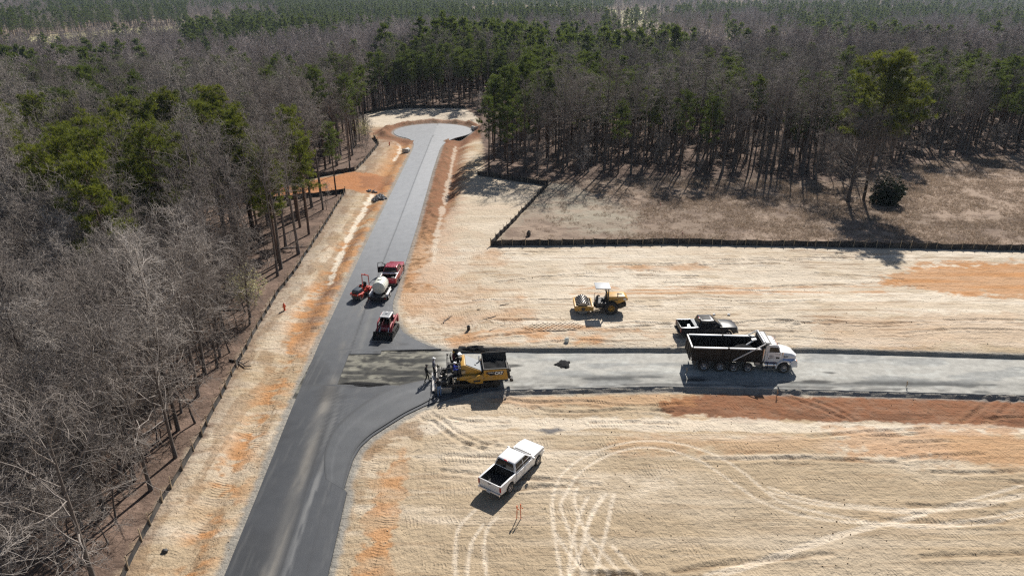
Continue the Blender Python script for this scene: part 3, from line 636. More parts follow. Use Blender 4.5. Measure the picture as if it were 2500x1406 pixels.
# prints of the padfoot drum, pressed into the sand left of the compactor
g0 = G(1352, 806); n_x, n_y = 150, 74
PXs, PYs = np.meshgrid(np.linspace(g0[0] - 3.4, g0[0] + 3.2, n_x), np.linspace(g0[1] - 1.6, g0[1] + 1.6, n_y))
row = np.floor((PYs - g0[1]) / .27); ax_ = (PXs + row * .21) / .42; dx_ = (ax_ - np.round(ax_)) * .42; dy_ = (PYs - g0[1]) - (row + .5) * .27
PZs = zg(PXs, PYs); dent = np.exp(-((dx_ / .10) ** 4 + (dy_ / .075) ** 4)); edge = np.hypot((PXs - g0[0]) / 3.3, (PYs - g0[1] - .12 * (PXs - g0[0])) / 1.15) + .35 * (fbm(PXs, PYs * 2, 91, 3) - .5)
fade = 1 - sstep(.72, .98, edge); PZs = PZs + fade * (.10 - .09 * dent) - .06 * (1 - fade)
pm = grid_mesh('padfoot_prints', PXs, PYs, PZs, paint(PXs, PYs) * (1 - .12 * (dent * fade))[..., None], {'tu': PXs, 'tv': PYs, 'tm': np.zeros(PXs.shape)})  # dents tinted darker, their shade put into the colour
tag(link_mesh('padfoot_prints', pm, None, M['soil']), kind='structure')
# ---------------------------------------------------------------- tree meshes
def rnd_perp(rs, d):
    v = rs.normal(size=3); v -= d * v.dot(d); return v / (np.linalg.norm(v) + 1e-9)
class Twigs:
    """polylines grown into tapered tubes, many at a time"""
    def __init__(s): s.g = {}
    def add(s, pts, radii, sides): s.g.setdefault((len(pts), sides), []).append((pts, radii))
    def arrays(s):
        V = []; Fq = []; n = 0
        for (m, k), lst in s.g.items():
            P = np.array([a for a, _ in lst]); R = np.array([b for _, b in lst]); N = len(lst)
            d = P[:, -1] - P[:, 0]; d /= np.linalg.norm(d, axis=1, keepdims=True) + 1e-9
            ref = np.where(np.abs(d[:, 2:3]) > .8, np.array([[1., 0, 0]]), np.array([[0, 0, 1.]]))
            u = np.cross(d, ref); u /= np.linalg.norm(u, axis=1, keepdims=True) + 1e-9; v = np.cross(d, u)
            t = np.arange(k) * 2 * PI / k; ring = u[:, None] * np.cos(t)[None, :, None] + v[:, None] * np.sin(t)[None, :, None]
            vv = P[:, :, None] + ring[:, None] * R[:, :, None, None]; V.append(vv.reshape(-1, 3))
            base = n + np.arange(N)[:, None, None] * (m * k) + np.arange(m - 1)[None, :, None] * k; i = np.arange(k)[None, None]; j = (i + 1) % k
            q = np.stack([base + i, base + j, base + k + j, base + k + i], -1).reshape(-1, 4); Fq.append(q); n += N * m * k
        return np.concatenate(V), np.concatenate(Fq)
def quad_mesh(name, V, Q, material, T=None, smooth=True):
    me = bpy.data.meshes.new(name); nq = 0 if Q is None else len(Q); nt = 0 if T is None else len(T)
    me.vertices.add(len(V)); me.vertices.foreach_set('co', V.astype(np.float32).reshape(-1))
    lp = np.concatenate([a.reshape(-1) for a in (Q, T) if a is not None]).astype(np.int32); me.loops.add(len(lp)); me.loops.foreach_set('vertex_index', lp)
    st = np.concatenate([np.arange(nq) * 4, nq * 4 + np.arange(nt) * 3]).astype(np.int32); me.polygons.add(nq + nt); me.polygons.foreach_set('loop_start', st)
    me.polygons.foreach_set('use_smooth', np.full(nq + nt, smooth)); me.update(calc_edges=True); me.materials.append(material); return me
def bark_material(name, c1, c2, rough=.9):
    m, nt, b = newmat(name); pos = nt.nodes.new('ShaderNodeTexCoord').outputs['Object']; info = nt.nodes.new('ShaderNodeObjectInfo')
    mp = nt.nodes.new('ShaderNodeMapping'); mp.inputs['Scale'].default_value = (1, 1, .25); nt.links.new(pos, mp.inputs[0])
    f = noise(nt, mp.outputs[0], 3.0, 4, .6); f2 = mnode(nt, 'ADD', mnode(nt, 'MULTIPLY', f, .4), mnode(nt, 'MULTIPLY', mnode(nt, 'POWER', info.outputs['Random'], 1.8), .75))
    nt.links.new(mixc(nt, f2, c1, c2), b.inputs['Base Color']); b.inputs['Roughness'].default_value = rough; b.inputs['Specular IOR Level'].default_value = .2; return m
M['trunk_bare'] = bark_material('bare_trunk_bark', (.075, .062, .054), (.20, .17, .15)); M['twig_bare'] = bark_material('bare_twig_bark', (.145, .12, .104), (.45, .405, .365))
M['twig_belt'] = bark_material('belt_twig_bark', (.13, .108, .095), (.34, .30, .27))
M['twig_far'] = bark_material('far_twig_bark', (.15, .122, .11), (.40, .345, .325))
M['trunk_pine'] = bark_material('pine_bark', (.07, .048, .036), (.17, .115, .085))
def leaf_material(name, ca, cb, trans=.35, tint=(1.5, 1.35, .7)):
    m = bpy.data.materials.new(name); m.use_nodes = True; nt = m.node_tree; nt.nodes.clear(); N = nt.nodes.new
    out = N('ShaderNodeOutputMaterial'); g = N('ShaderNodeNewGeometry'); info = N('ShaderNodeObjectInfo'); tc = N('ShaderNodeTexCoord')
    cl = noise(nt, tc.outputs['Object'], .55, 3, .6)
    f = mnode(nt, 'ADD', mnode(nt, 'MULTIPLY', g.outputs['Random Per Island'], .4), mnode(nt, 'ADD', mnode(nt, 'MULTIPLY', info.outputs['Random'], .25), mnode(nt, 'MULTIPLY', ramp(nt, cl, .35, .65), .35)))
    c = mixc(nt, f, ca, cb); d = N('ShaderNodeBsdfPrincipled'); d.inputs['Roughness'].default_value = .55; d.inputs['Specular IOR Level'].default_value = .25; nt.links.new(c, d.inputs['Base Color'])
    t = N('ShaderNodeBsdfTranslucent'); nt.links.new(mixc(nt, 1.0, c, tint, 'MULTIPLY'), t.inputs['Color'])
    mx = N('ShaderNodeMixShader'); mx.inputs[0].default_value = trans; nt.links.new(d.outputs[0], mx.inputs[1]); nt.links.new(t.outputs[0], mx.inputs[2]); nt.links.new(mx.outputs[0], out.inputs['Surface']); return m
M['needles'] = leaf_material('pine_needles', (.036, .066, .024), (.14, .185, .050), .38)
M['needles_warm'] = leaf_material('sunlit_pine_needles', (.048, .074, .018), (.18, .21, .04), .42)
M['holly'] = leaf_material('evergreen_leaves', (.012, .026, .014), (.035, .055, .025), .12)
M['blossom'] = leaf_material('pale_new_leaves', (.30, .30, .22), (.62, .62, .52), .3)
M['straw'] = leaf_material('dry_grass', (.20, .155, .118), (.42, .335, .255), .4, (1.1, 1.05, 1.0))

def bare_tree(seed, H=16.0, limbs=24, br=6, tw=6, sub=1, low=.30, spread=1.15, thick=1.0, lean=.04, twig_r=.013):
    rs = np.random.RandomState(seed); tr = Twigs(); cr = Twigs()
    n = 9; t = np.linspace(0, 1, n); w = np.cumsum(rs.normal(0, lean, (n, 2)), 0) * H * .05; w -= w[0]
    P = np.stack([w[:, 0] + lean * H * .3 * t * rs.normal(), w[:, 1], t * H], 1); r = thick * (.17 * (1 - t) ** .8 + .022); r[0] *= 1.35
    tr.add(P, r, 7)
    at = lambda q: np.array([np.interp(q, t, P[:, k]) for k in range(3)]); ph = rs.rand() * 6
    for i in range(limbs):
        q = low + (.985 - low) * ((i + rs.rand()) / limbs) ** .85; a = ph + i * 2.4 + rs.normal(0, .3); el = rad(12 + 48 * q + rs.normal(0, 13))
        d = np.array((math.cos(a) * math.cos(el), math.sin(a) * math.cos(el), math.sin(el))); Ln = spread * (1.0 + 3.6 * (1 - abs(q - .55) * 1.35)) * (.75 + .5 * rs.rand()) * H / 16
        s0 = at(q); pts = [s0]; dd = d.copy()
        for k in range(4): dd = dd + rs.normal(0, .24, 3) + np.array((0, 0, .07)); dd /= np.linalg.norm(dd); pts.append(pts[-1] + dd * Ln / 4)
        pts = np.array(pts); r0 = thick * (.026 + .065 * (1 - q)); cr.add(pts, np.linspace(r0, .020, 5), 5)
        for j in range(br):
            u = .25 + .75 * (j + rs.rand()) / br; b0 = np.array([np.interp(u * 4, np.arange(5), pts[:, k]) for k in range(3)])
            bd = dd * .7 + rnd_perp(rs, dd) * 1.0 + np.array((0, 0, .12)); bd /= np.linalg.norm(bd); Lb = Ln * .42 * (1.2 - .5 * u) * (.7 + .6 * rs.rand())
            bp = [b0]; e = bd
            for k in range(3): e = e + rs.normal(0, .2, 3); e /= np.linalg.norm(e); bp.append(bp[-1] + e * Lb / 3)
            bp = np.array(bp); cr.add(bp, np.linspace(.024, .014, 4) * max(1, twig_r / .013), 3)
            for m in range(tw):
                u2 = .2 + .8 * (m + rs.rand()) / tw; c0 = np.array([np.interp(u2 * 3, np.arange(4), bp[:, k]) for k in range(3)])
                cdv = e * .6 + rnd_perp(rs, e) * 1.0 + np.array((0, 0, .08)); cdv /= np.linalg.norm(cdv); Lc = Lb * .5 * (.6 + .7 * rs.rand())
                c1 = c0 + cdv * Lc * .5; e2 = cdv + rs.normal(0, .25, 3); c2 = c1 + e2 * Lc * .5; cr.add(np.array((c0, c1, c2)), (twig_r, twig_r * .85, twig_r * .5), 3)
                for z in range(sub):
                    o = c0 + (c2 - c0) * (.2 + .7 * rs.rand()); f = cdv * .7 + rnd_perp(rs, cdv) * .8; cr.add(np.array((o, o + f * Lc * .45)), (twig_r * .75, twig_r * .4), 3)
    return tr.arrays(), cr.arrays()
def tufts(rs, C, D, per=18, ln=.42, wd=.045):
    """needle tufts: thin triangles fanned about direction D at each point C"""
    N = len(C); v = rs.normal(size=(N, per, 3)); v /= np.linalg.norm(v, axis=2, keepdims=True); v = v + D[:, None] * .75 + np.array((0, 0, .25)); v /= np.linalg.norm(v, axis=2, keepdims=True)
    s = np.cross(v, rs.normal(size=(N, per, 3))); s /= np.linalg.norm(s, axis=2, keepdims=True) + 1e-9; L = ln * (.6 + .6 * rs.rand(N, per, 1)); b = C[:, None] + rs.normal(0, .05, (N, per, 3))
    V = np.stack([b - s * wd * .5, b + s * wd * .5, b + v * L], 2).reshape(-1, 3); return V, np.arange(len(V)).reshape(-1, 3)
def pine_tree(seed, H=18.0, low=.55, rad_=3.0, limbs=34, per_limb=13, per=17, ln=.46, wd=.05, flat=.5, dead=6, lean=0.0):
    rs = np.random.RandomState(seed); tr = Twigs(); n = 9; t = np.linspace(0, 1, n); w = np.cumsum(rs.normal(0, .05, (n, 2)), 0) * H * .05; w -= w[0]
    P = np.stack([w[:, 0] + lean * t ** 1.5 * H, w[:, 1], t * H], 1); tr.add(P, .20 * (1 - t) ** .75 + .03, 7); at = lambda q: np.array([np.interp(q, t, P[:, k]) for k in range(3)])
    C = []; D = []
    for i in range(limbs + dead):
        deadl = i >= limbs
        q = (low - .25 * rs.rand()) if deadl else low + (.99 - low) * ((i + rs.rand()) / limbs); a = i * 2.4 + rs.normal(0, .5); s = (q - low) / (1 - low); prof = (.55 + .9 * s) * (1 - s) ** .55 + .12
        Ln = (.9 if deadl else rad_ * prof * (.6 + .7 * rs.rand())); el = rad(5 + 45 * max(s, 0) + rs.normal(0, 10)); d = np.array((math.cos(a) * math.cos(el), math.sin(a) * math.cos(el), math.sin(el)))
        p0 = at(q); pts = [p0]; dd = d.copy()
        for k in range(3): dd = dd + rs.normal(0, .12, 3) + np.array((0, 0, .06)); dd /= np.linalg.norm(dd); pts.append(pts[-1] + dd * Ln / 3)
        pts = np.array(pts); tr.add(pts, np.linspace(.05 if not deadl else .03, .015, 4), 4)
        if deadl: continue
        nc = max(2, int(per_limb * Ln / rad_ * .55)); 
        for c in range(nc):                                          # clumps of tufts along the limb, denser at its end
            u = .35 + .7 * (1 - (1 - rs.rand()) ** 1.3); cc = np.array([np.interp(min(u, 1) * 3, np.arange(4), pts[:, k]) for k in range(3)]) + dd * max(u - 1, 0) * Ln * .5 + rs.normal(0, 1, 3) * np.array((.30, .30, .30 * flat)) * (.5 + .2 * Ln)
            m = 3 + rs.randint(4); C.append(cc + rs.normal(0, 1, (m, 3)) * np.array((.24, .24, .15))); D.append(np.repeat((dd * .5 + np.array((0, 0, .6)))[None], m, 0))
    top = at(1.0); C.append(top + rs.normal(0, .3, (14, 3))); D.append(np.tile([0, 0, 1.], (14, 1)))
    C = np.concatenate(C); D = np.concatenate(D); return tr.arrays(), tufts(rs, C, D, per, ln, wd)

BARE_V = []
for k, (sd, kw) in enumerate(((1, dict()), (2, dict(H=17.5, low=.36, spread=1.05)), (3, dict(H=15, limbs=20, spread=1.4, low=.26)), (4, dict(H=18.5, low=.42, spread=.95, thick=.9)), (5, dict(H=13, limbs=24, spread=1.25, thick=.75, low=.22)), (6, dict(H=16.5, lean=.12, spread=1.2)))):
    (tv, tq), (cv, cq) = bare_tree(sd, **kw); BARE_V.append((quad_mesh('bare_trunk', tv, tq, M['trunk_bare']), quad_mesh('bare_crown', cv, cq, M['twig_bare'])))
BELT_V = []
for sd, kw in ((11, dict(H=17.5, low=.50, limbs=18, tw=5, spread=.95)), (12, dict(H=19, low=.56, limbs=15, tw=5, spread=.85, thick=.85)), (13, dict(H=16, low=.45, limbs=18, tw=5, spread=1.1, lean=.09)), (14, dict(H=18, low=.52, limbs=16, tw=5, spread=1.0, thick=1.15))):
    (tv, tq), (cv, cq) = bare_tree(sd, **kw); BELT_V.append((quad_mesh('bare_trunk', tv, tq, M['trunk_bare']), quad_mesh('bare_crown', cv, cq, M['twig_belt'])))
SAP_V = []
for sd in (21, 22, 23):
    (tv, tq), (cv, cq) = bare_tree(sd, H=7.5, limbs=16, br=5, tw=5, sub=2, low=.14, spread=1.5, thick=.42, lean=.2); SAP_V.append((quad_mesh('sapling_trunk', tv, tq, M['trunk_bare']), quad_mesh('sapling_crown', cv, cq, M['twig_bare'])))
PINE_V = []
for sd, kw in ((31, dict()), (32, dict(H=19.5, low=.62, rad_=2.6)), (33, dict(H=17, low=.5, rad_=3.2)), (34, dict(H=20, low=.66, rad_=2.4, limbs=28)), (35, dict(H=16, low=.45, rad_=2.8))):
    (tv, tq), (cv, ct) = pine_tree(sd, **kw); PINE_V.append((quad_mesh('pine_trunk', tv, tq, M['trunk_pine']), quad_mesh('pine_crown', cv, None, M['needles'], ct, False), kw.get('H', 18)))
PINEW_V = []
for sd, kw in ((41, dict(H=17, low=.42, rad_=3.6, limbs=40, per_limb=16)), (42, dict(H=16, low=.40, rad_=3.3, limbs=38, per_limb=16)), (43, dict(H=18, low=.48, rad_=3.3))):
    (tv, tq), (cv, ct) = pine_tree(sd, **kw); PINEW_V.append((quad_mesh('pine_trunk', tv, tq, M['trunk_pine']), quad_mesh('pine_crown', cv, None, M['needles_warm'], ct, False), kw.get('H', 18)))
# simpler far trees, trunk and crown in one mesh
FAR_BARE = []; FAR_PINE = []
for sd in (51, 52, 53):
    (tv, tq), (cv, cq) = bare_tree(sd, H=16, limbs=16, br=5, tw=5, sub=0, low=.3, spread=1.0, thick=1.0, twig_r=.035)
    FAR_BARE.append(quad_mesh('far_bare', np.concatenate([tv, cv]), np.concatenate([tq, cq + len(tv)]), M['twig_far']))
for sd in (61, 62, 63):
    (tv, tq), (cv, ct) = pine_tree(sd, H=17, low=.42, rad_=3.0, limbs=22, per_limb=9, per=9, ln=.8, wd=.16, dead=0)
    me = quad_mesh('far_pine', np.concatenate([tv, cv]), tq, M['trunk_pine'], ct + len(tv), False); me.materials.append(M['needles'])
    mi = np.zeros(len(me.polygons), np.int32); mi[len(tq):] = 1; me.polygons.foreach_set('material_index', mi); FAR_PINE.append(me)

# ---------------------------------------------------------------- scattered stuff by instancing
LIB = {}
def library(key, meshes):
    c = bpy.data.collections.new('source_' + key)
    for k, me in enumerate(meshes):
        o = bpy.data.objects.new('source_%s_%02d' % (key, k), me); c.objects.link(o)
    LIB[key] = c; return c
def scatter(name, pts, rz, sc, idx, key, label, cat):
    """one object holding many instances of the meshes in library `key`"""
    me = bpy.data.meshes.new(name); me.vertices.add(len(pts)); me.vertices.foreach_set('co', np.asarray(pts, np.float32).reshape(-1))
    for nm, a, ty in (('rz', rz, 'FLOAT'), ('sc', sc, 'FLOAT'), ('pick', idx, 'INT')):
        q = me.attributes.new(nm, ty, 'POINT'); q.data.foreach_set('value', np.asarray(a, np.float32 if ty == 'FLOAT' else np.int32))
    o = link_mesh(name, me); ng = bpy.data.node_groups.new(name + '_nodes', 'GeometryNodeTree'); ng.interface.new_socket('Geometry', in_out='INPUT', socket_type='NodeSocketGeometry'); ng.interface.new_socket('Geometry', in_out='OUTPUT', socket_type='NodeSocketGeometry')
    N = ng.nodes.new; L = ng.links.new; gi = N('NodeGroupInput'); go = N('NodeGroupOutput'); ip = N('GeometryNodeInstanceOnPoints'); ci = N('GeometryNodeCollectionInfo')
    ci.inputs['Collection'].default_value = LIB[key]; ci.inputs['Separate Children'].default_value = True; ci.inputs['Reset Children'].default_value = True
    def na(nm, ty): n = N('GeometryNodeInputNamedAttribute'); n.data_type = ty; n.inputs['Name'].default_value = nm; return n.outputs['Attribute']
    cx = N('ShaderNodeCombineXYZ'); L(na('rz', 'FLOAT'), cx.inputs['Z']); L(gi.outputs[0], ip.inputs['Points']); L(ci.outputs[0], ip.inputs['Instance']); ip.inputs['Pick Instance'].default_value = True
    L(na('pick', 'INT'), ip.inputs['Instance Index']); L(cx.outputs[0], ip.inputs['Rotation']); L(na('sc', 'FLOAT'), ip.inputs['Scale']); L(ip.outputs[0], go.inputs[0])
    md = o.modifiers.new('scatter', 'NODES'); md.node_group = ng; return tag(o, label, cat, kind='stuff')
# ---------------------------------------------------------------- where which tree stands
PINE_ZONES = [([(20, 190), (250, 160), (330, 200), (480, 260), (485, 340), (400, 430), (60, 410), (-60, 330)], .66), ([(-80, 135), (330, 130), (640, 118), (700, 105), (700, 180), (430, 205), (-80, 205)], .72),
    ([(510, 285), (570, 270), (645, 330), (645, 385), (560, 395)], .8), ([(430, 130), (640, 120), (640, 290), (560, 250), (430, 220)], .55), ([(700, 105), (830, 85), (945, 125), (945, 260), (820, 250), (700, 230)], .78),
    ([(830, 75), (1165, 65), (1175, 190), (940, 200)], .85), ([(1150, 170), (1270, 170), (1285, 310), (1150, 330)], .97), ([(1165, 75), (1560, 75), (1560, 190), (1330, 210), (1165, 200)], .75),
    ([(1560, 85), (1900, 80), (2490, 85), (2490, 165), (1900, 180), (1780, 240), (1600, 200)], .42)]
FAR_PINE_ZONES = [([(680, -60), (1500, -60), (1500, 45), (1180, 60), (680, 60)], .95), ([(445, 45), (670, 40), (670, 105), (445, 110)], .9), ([(120, -40), (460, -40), (460, 45), (120, 50)], .8), ([(2290, -40), (2560, -40), (2560, 70), (2350, 60)], .5), ([(1540, 20), (1600, 20), (1600, 60), (1540, 60)], .6)]
def in_zone(px, py, zones, base):
    p = np.full(px.shape, base)
    for P, q in zones: p = np.where(inpoly(px, py, P), q, p)
    return p
rs = np.random.RandomState(7)
def jitter_grid(x0, x1, y0, y1, s):
    a, b = np.meshgrid(np.arange(x0, x1, s), np.arange(y0, y1, s)); a = a + (np.arange(a.shape[0]) % 2)[:, None] * s * .5
    return (a + rs.uniform(-.42, .42, a.shape) * s).ravel(), (b + rs.uniform(-.42, .42, b.shape) * s).ravel()
tx, ty = jitter_grid(-150, 150, 14, 206, 3.15)
BIG = {}
def spot(px, py): return G(px, py)
SPECIAL = [spot(2108, 488), spot(2070, 492), spot(2160, 497), spot(330, 800), spot(612, 775)]
cl = sdpoly(tx, ty, CLEAR); keep = (cl > .9) & (rs.rand(len(tx)) < .93)
keep &= ~((tx < 1.0) & (tx > -30) & (ty > 136) & (ty < 182))
# a thin row of trunks stands in front of the orange track; trees left of the path are kept clear of it
for sx, sy in SPECIAL: keep &= np.hypot(tx - sx, ty - sy) > 2.6
tz = zg(tx, ty); px, py = PX(tx, ty, tz); qx, qy = PX(tx, ty, tz + 17)
keep &= (np.maximum(px, qx) > -120) & (np.minimum(px, qx) < 2620) & (qy < 1500) & ~((ty > 150) & (tx < -58) & (rs.rand(len(tx)) < .35))
tx, ty, tz = tx[keep], ty[keep], tz[keep]
cx_, cy_ = PX(tx, ty, tz + 13.0)
clump = fbm(tx / 14, ty / 14, 45, 3)
west_ = tx < np.interp(ty, RY, RL)
base_p = np.where(west_ & (ty < 150), np.where(ty > 84, np.where(clump > .52, .72, .14), .03), np.where(ty > 124, np.where(tx < 12, .85, np.where(clump > .47, .88, .32)), .12))
zp = in_zone(cx_, cy_, PINE_ZONES[:1] + PINE_ZONES[2:3] + PINE_ZONES[6:7], 0.0); isp = rs.rand(len(tx)) < np.where(zp > 0, zp, base_p)
dist = np.hypot(tx, ty)
order = np.argsort(dist)
def region(x, y): return 'west' if x < road_l(np.array([min(y, 150)]))[0] and y < 150 else ('north' if (x < -4 or y > 150) else 'east')
M['needles_lone'] = leaf_material('lone_pine_needles', (.036, .060, .017), (.165, .195, .040), .38)
REG = {'west': 'the wood west of the main road', 'north': 'the wood beyond the turning circle', 'east': 'the tree belt behind the brown field'}
ROW = {'west': 'in the front row of the west wood along the verge', 'north': 'in the front row beyond the turning circle', 'east': 'in the front row of the tree belt facing the field'}
cl_keep = sdpoly(tx, ty, CLEAR)
spare_b = []; spare_p = []; nb = npn = 0
for i in order:
    x, y, z = float(tx[i]), float(ty[i]), float(tz[i]); rg = region(x, y)
    rz = rs.rand() * 6.28; k = .68 + .32 * rs.rand()
    if isp[i]:
        if npn >= 285: spare_p.append((x, y, z, rz, k * .82)); continue
        npn += 1; near = y < 100; V = (PINEW_V if near else PINE_V); v = V[rs.randint(len(V))]; k = (.70 + .24 * rs.rand()) if near else (.60 + .24 * rs.rand())
        if rg == 'north' or x > -6 and x < 10: k *= 1.06
        if rg == 'east' and y > 140: k *= 1.0
        row = ROW[rg] if cl_keep[i] < 4.2 else 'deeper inside ' + REG[rg]; o = empty('pine_tree', (x, y, z - .1), rz, 'tall green pine ' + row, 'pine tree', 'pines ' + row); o.scale = (k, k, k)
        link_mesh('trunk', v[0], o); link_mesh('crown', v[1], o)
    else:
        if nb >= 290: spare_b.append((x, y, z, rz, k)); continue
        nb += 1; V = BELT_V if (rg != 'west' or (cl_keep[i] < 9 and y > 54)) else BARE_V; v = V[rs.randint(len(V))]
        if rg == 'west' and y < 66: k *= .80
        row = ROW[rg] if cl_keep[i] < 4.2 else 'deeper inside ' + REG[rg]; o = empty('bare_tree', (x, y, z - .1), rz, 'leafless grey tree ' + row, 'tree', 'leafless trees ' + row); o.scale = (k, k, k)
        link_mesh('trunk', v[0], o); link_mesh('crown', v[1], o)
def joined(name, a, b):
    """trunk and crown of a near tree as one mesh, for the uncounted remainder"""
    bm = bmesh.new(); bm.from_mesh(a); bm.from_mesh(b); na = len(a.polygons); bm.faces.ensure_lookup_table()
    for f in bm.faces[na:]: f.material_index = 1
    me = bpy.data.meshes.new(name); bm.to_mesh(me); bm.free(); me.materials.append(a.materials[0]); me.materials.append(b.materials[0]); return me
library('bare', [joined('wood_bare', v[0], v[1]) for v in BELT_V]); library('pine', [joined('wood_pine', v[0], v[1]) for v in PINE_V[:4]])
library('sapling', [joined('wood_sapling', v[0], v[1]) for v in SAP_V]); library('farbare', FAR_BARE); library('farpine', FAR_PINE)
def sc_list(name, L_, key, nv, label, cat):
    if not L_: return
    a = np.array(L_); scatter(name, a[:, :3] - np.array((0, 0, .1)), a[:, 3], a[:, 4], rs.randint(nv, size=len(a)), key, label, cat)
sc_list('bare_woodland', spare_b, 'bare', 4, 'uncounted leafless trees deeper in the woods', 'woodland')
sc_list('pine_woodland', spare_p, 'pine', 4, 'uncounted pines deeper in the woods', 'woodland')
# undergrowth of thin leafless saplings and brush
ux, uy = jitter_grid(-120, 125, 14, 190, 2.35); clu = sdpoly(ux, uy, CLEAR); kp = (clu > .7) & (rs.rand(len(ux)) < np.where(uy < 66, .98, .25)); ux, uy = ux[kp], uy[kp]; a, b = PX(ux, uy, 2.0); kp = (a > -100) & (a < 2600) & (b < 1480); ux, uy = ux[kp], uy[kp]
us = np.where(uy < 66, rs.uniform(.5, 1.15, len(ux)), rs.uniform(.3, .7, len(ux)))
scatter('undergrowth', np.stack([ux, uy, zg(ux, uy) - .05], 1), rs.rand(len(ux)) * 6.28, us, rs.randint(3, size=len(ux)), 'sapling', 'thin leafless saplings and brush under the trees', 'undergrowth')
# far woods down the valley
fx = []; fy = []
for y0, y1, s in ((126, 300, 4.6), (300, 520, 6.0), (520, 900, 8.0), (900, 1500, 11.0), (1500, 2600, 17.0)):
    hw = y1 * .80 + 30; a, b = jitter_grid(-hw, hw, y0, y1, s); k = (np.abs(a) < b * .80 + 30); fx.append(a[k]); fy.append(b[k])
fx = np.concatenate(fx); fy = np.concatenate(fy)
kp = (fy > 206) | (np.abs(fx) > 150)
for a, b, ra, rb_, c in FAR_FIELDS: kp &= np.hypot((fx - a) / ra, (fy - b) / rb_) > 1.0
thin = (fx > 60) & (fy > 260) & (fy < 560); kp &= ~(thin & (rs.rand(len(fx)) < .45)); fx, fy = fx[kp], fy[kp]; fz = zg(fx, fy)
qx, qy = PX(fx, fy, fz + 11); pn = rs.rand(len(fx)) < in_zone(qx, qy, FAR_PINE_ZONES, np.where(fbm(fx / 90, fy / 130, 44, 3) > np.where(qx > 1500, .64, .56), .8, .04)); fs = rs.uniform(.55, 1.2, len(fx)) * np.where(pn, 1.1, 1.0)
for nm, m, key, lb in (('far_bare_wood', ~pn, 'farbare', 'distant leafless woods down in the valley'), ('far_pine_wood', pn, 'farpine', 'distant dark pine woods down in the valley')):
    scatter(nm, np.stack([fx[m], fy[m], fz[m] - .2], 1), rs.rand(m.sum()) * 6.28, fs[m], rs.randint(3, size=m.sum()), key, lb, 'woodland')

# ---------------------------------------------------------------- single trees one can point to
def single(name, loc, trunk, crown, k, label, cat, rz=0.0):
    o = empty(name, (loc[0], loc[1], zg1(*loc) - .1), rz, label, cat); o.scale = (k, k, k); link_mesh('trunk', trunk, o); link_mesh('crown', crown, o); return o
(tv, tq), (cv, ct) = pine_tree(71, H=19.5, low=.50, rad_=5.8, limbs=56, per_limb=42, per=18, ln=.5, wd=.05, flat=.4, dead=8)
single('pine_tree', SPECIAL[0], quad_mesh('pine_trunk', tv, tq, M['trunk_pine']), quad_mesh('pine_crown', cv, None, M['needles_lone'], ct, False), 1.0, 'big spreading pine standing by itself at the edge of the brown field', 'pine tree')
(tv, tq), (cv, cq) = bare_tree(72, H=11.0, limbs=46, br=8, tw=8, sub=2, low=.20, spread=2.1, thick=1.4, twig_r=.016)
single('bare_tree', SPECIAL[1], quad_mesh('bare_trunk', tv, tq, M['trunk_bare']), quad_mesh('bare_crown', cv, cq, M['twig_bare']), 1.0, 'wide leafless tree in front of the big lone pine at the field edge', 'tree')
def leafy(seed, rx, rz_, n, per, ln, wd, z0):
    r = np.random.RandomState(seed); v = r.normal(size=(n, 3)); v /= np.linalg.norm(v, axis=1, keepdims=True); q = r.rand(n, 1) ** .35 * (.45 + 1.05 * fbm(v[:, 0] * 2.4 + 5, v[:, 2] * 2.4 + v[:, 1] * 2, 5, 3)[:, None])
    C = v * q * np.array((rx, rx, rz_)) + np.array((0, 0, z0)); C = C[C[:, 2] > .1]; return tufts(r, C, C / (np.linalg.norm(C, axis=1, keepdims=True) + .1), per, ln, wd)
bt = Twigs(); bt.add(np.array(((0, 0, 0), (.1, 0, 1.2), (.1, .1, 2.8))), (.12, .09, .04), 6)
for k in range(7): a = k * .9; bt.add(np.array(((0, 0, .3), (.5 * math.cos(a), .5 * math.sin(a), 1.2), (1.1 * math.cos(a), 1.1 * math.sin(a), 2.2))), (.05, .04, .02), 5)
tv, tq = bt.arrays(); cv, ct = leafy(73, 2.2, 2.9, 1300, 14, .30, .13, 1.0)
single('evergreen_bush', SPECIAL[2], quad_mesh('bush_trunk', tv, tq, M['trunk_bare']), quad_mesh('bush_crown', cv, None, M['holly'], ct, False), 1.0, 'dark rounded evergreen bush at the foot of the lone pine', 'bush')
(tv, tq), (cv, ct) = pine_tree(74, H=15.5, low=.38, rad_=3.5, limbs=34, per_limb=17, per=19, lean=.12)
single('pine_tree', SPECIAL[3], quad_mesh('pine_trunk', tv, tq, M['trunk_pine']), quad_mesh('pine_crown', cv, None, M['needles_warm'], ct, False), 1.0, 'leaning yellow-green pine alone among leafless trees nearest the camera', 'pine tree', 2.6)
(tv, tq), (cv, cq) = bare_tree(75, H=5.5, limbs=18, br=5, tw=5, sub=2, low=.12, spread=1.6, thick=.4); c2, t2 = leafy(75, 2.0, 1.9, 420, 7, .16, .07, 3.4)
me = quad_mesh('blossom_crown', np.concatenate([cv, c2]), cq, M['twig_bare'], t2 + len(cv), False); me.materials.append(M['blossom']); mi = np.zeros(len(me.polygons), np.int32); mi[len(cq):] = 1; me.polygons.foreach_set('material_index', mi)
single('blossoming_shrub', SPECIAL[4], quad_mesh('shrub_trunk', tv, tq, M['trunk_bare']), me, 1.0, 'shrub with pale new leaves at the wood edge by the silt fence', 'shrub')
for (a, b, k, lb) in ((700, 355, .9, 'pale leafing sapling among dark trunks beside the turning circle'),):
    single('blossoming_shrub', G(885, 350), bpy.data.meshes['shrub_trunk'], me, .9, lb, 'shrub', 1.2)
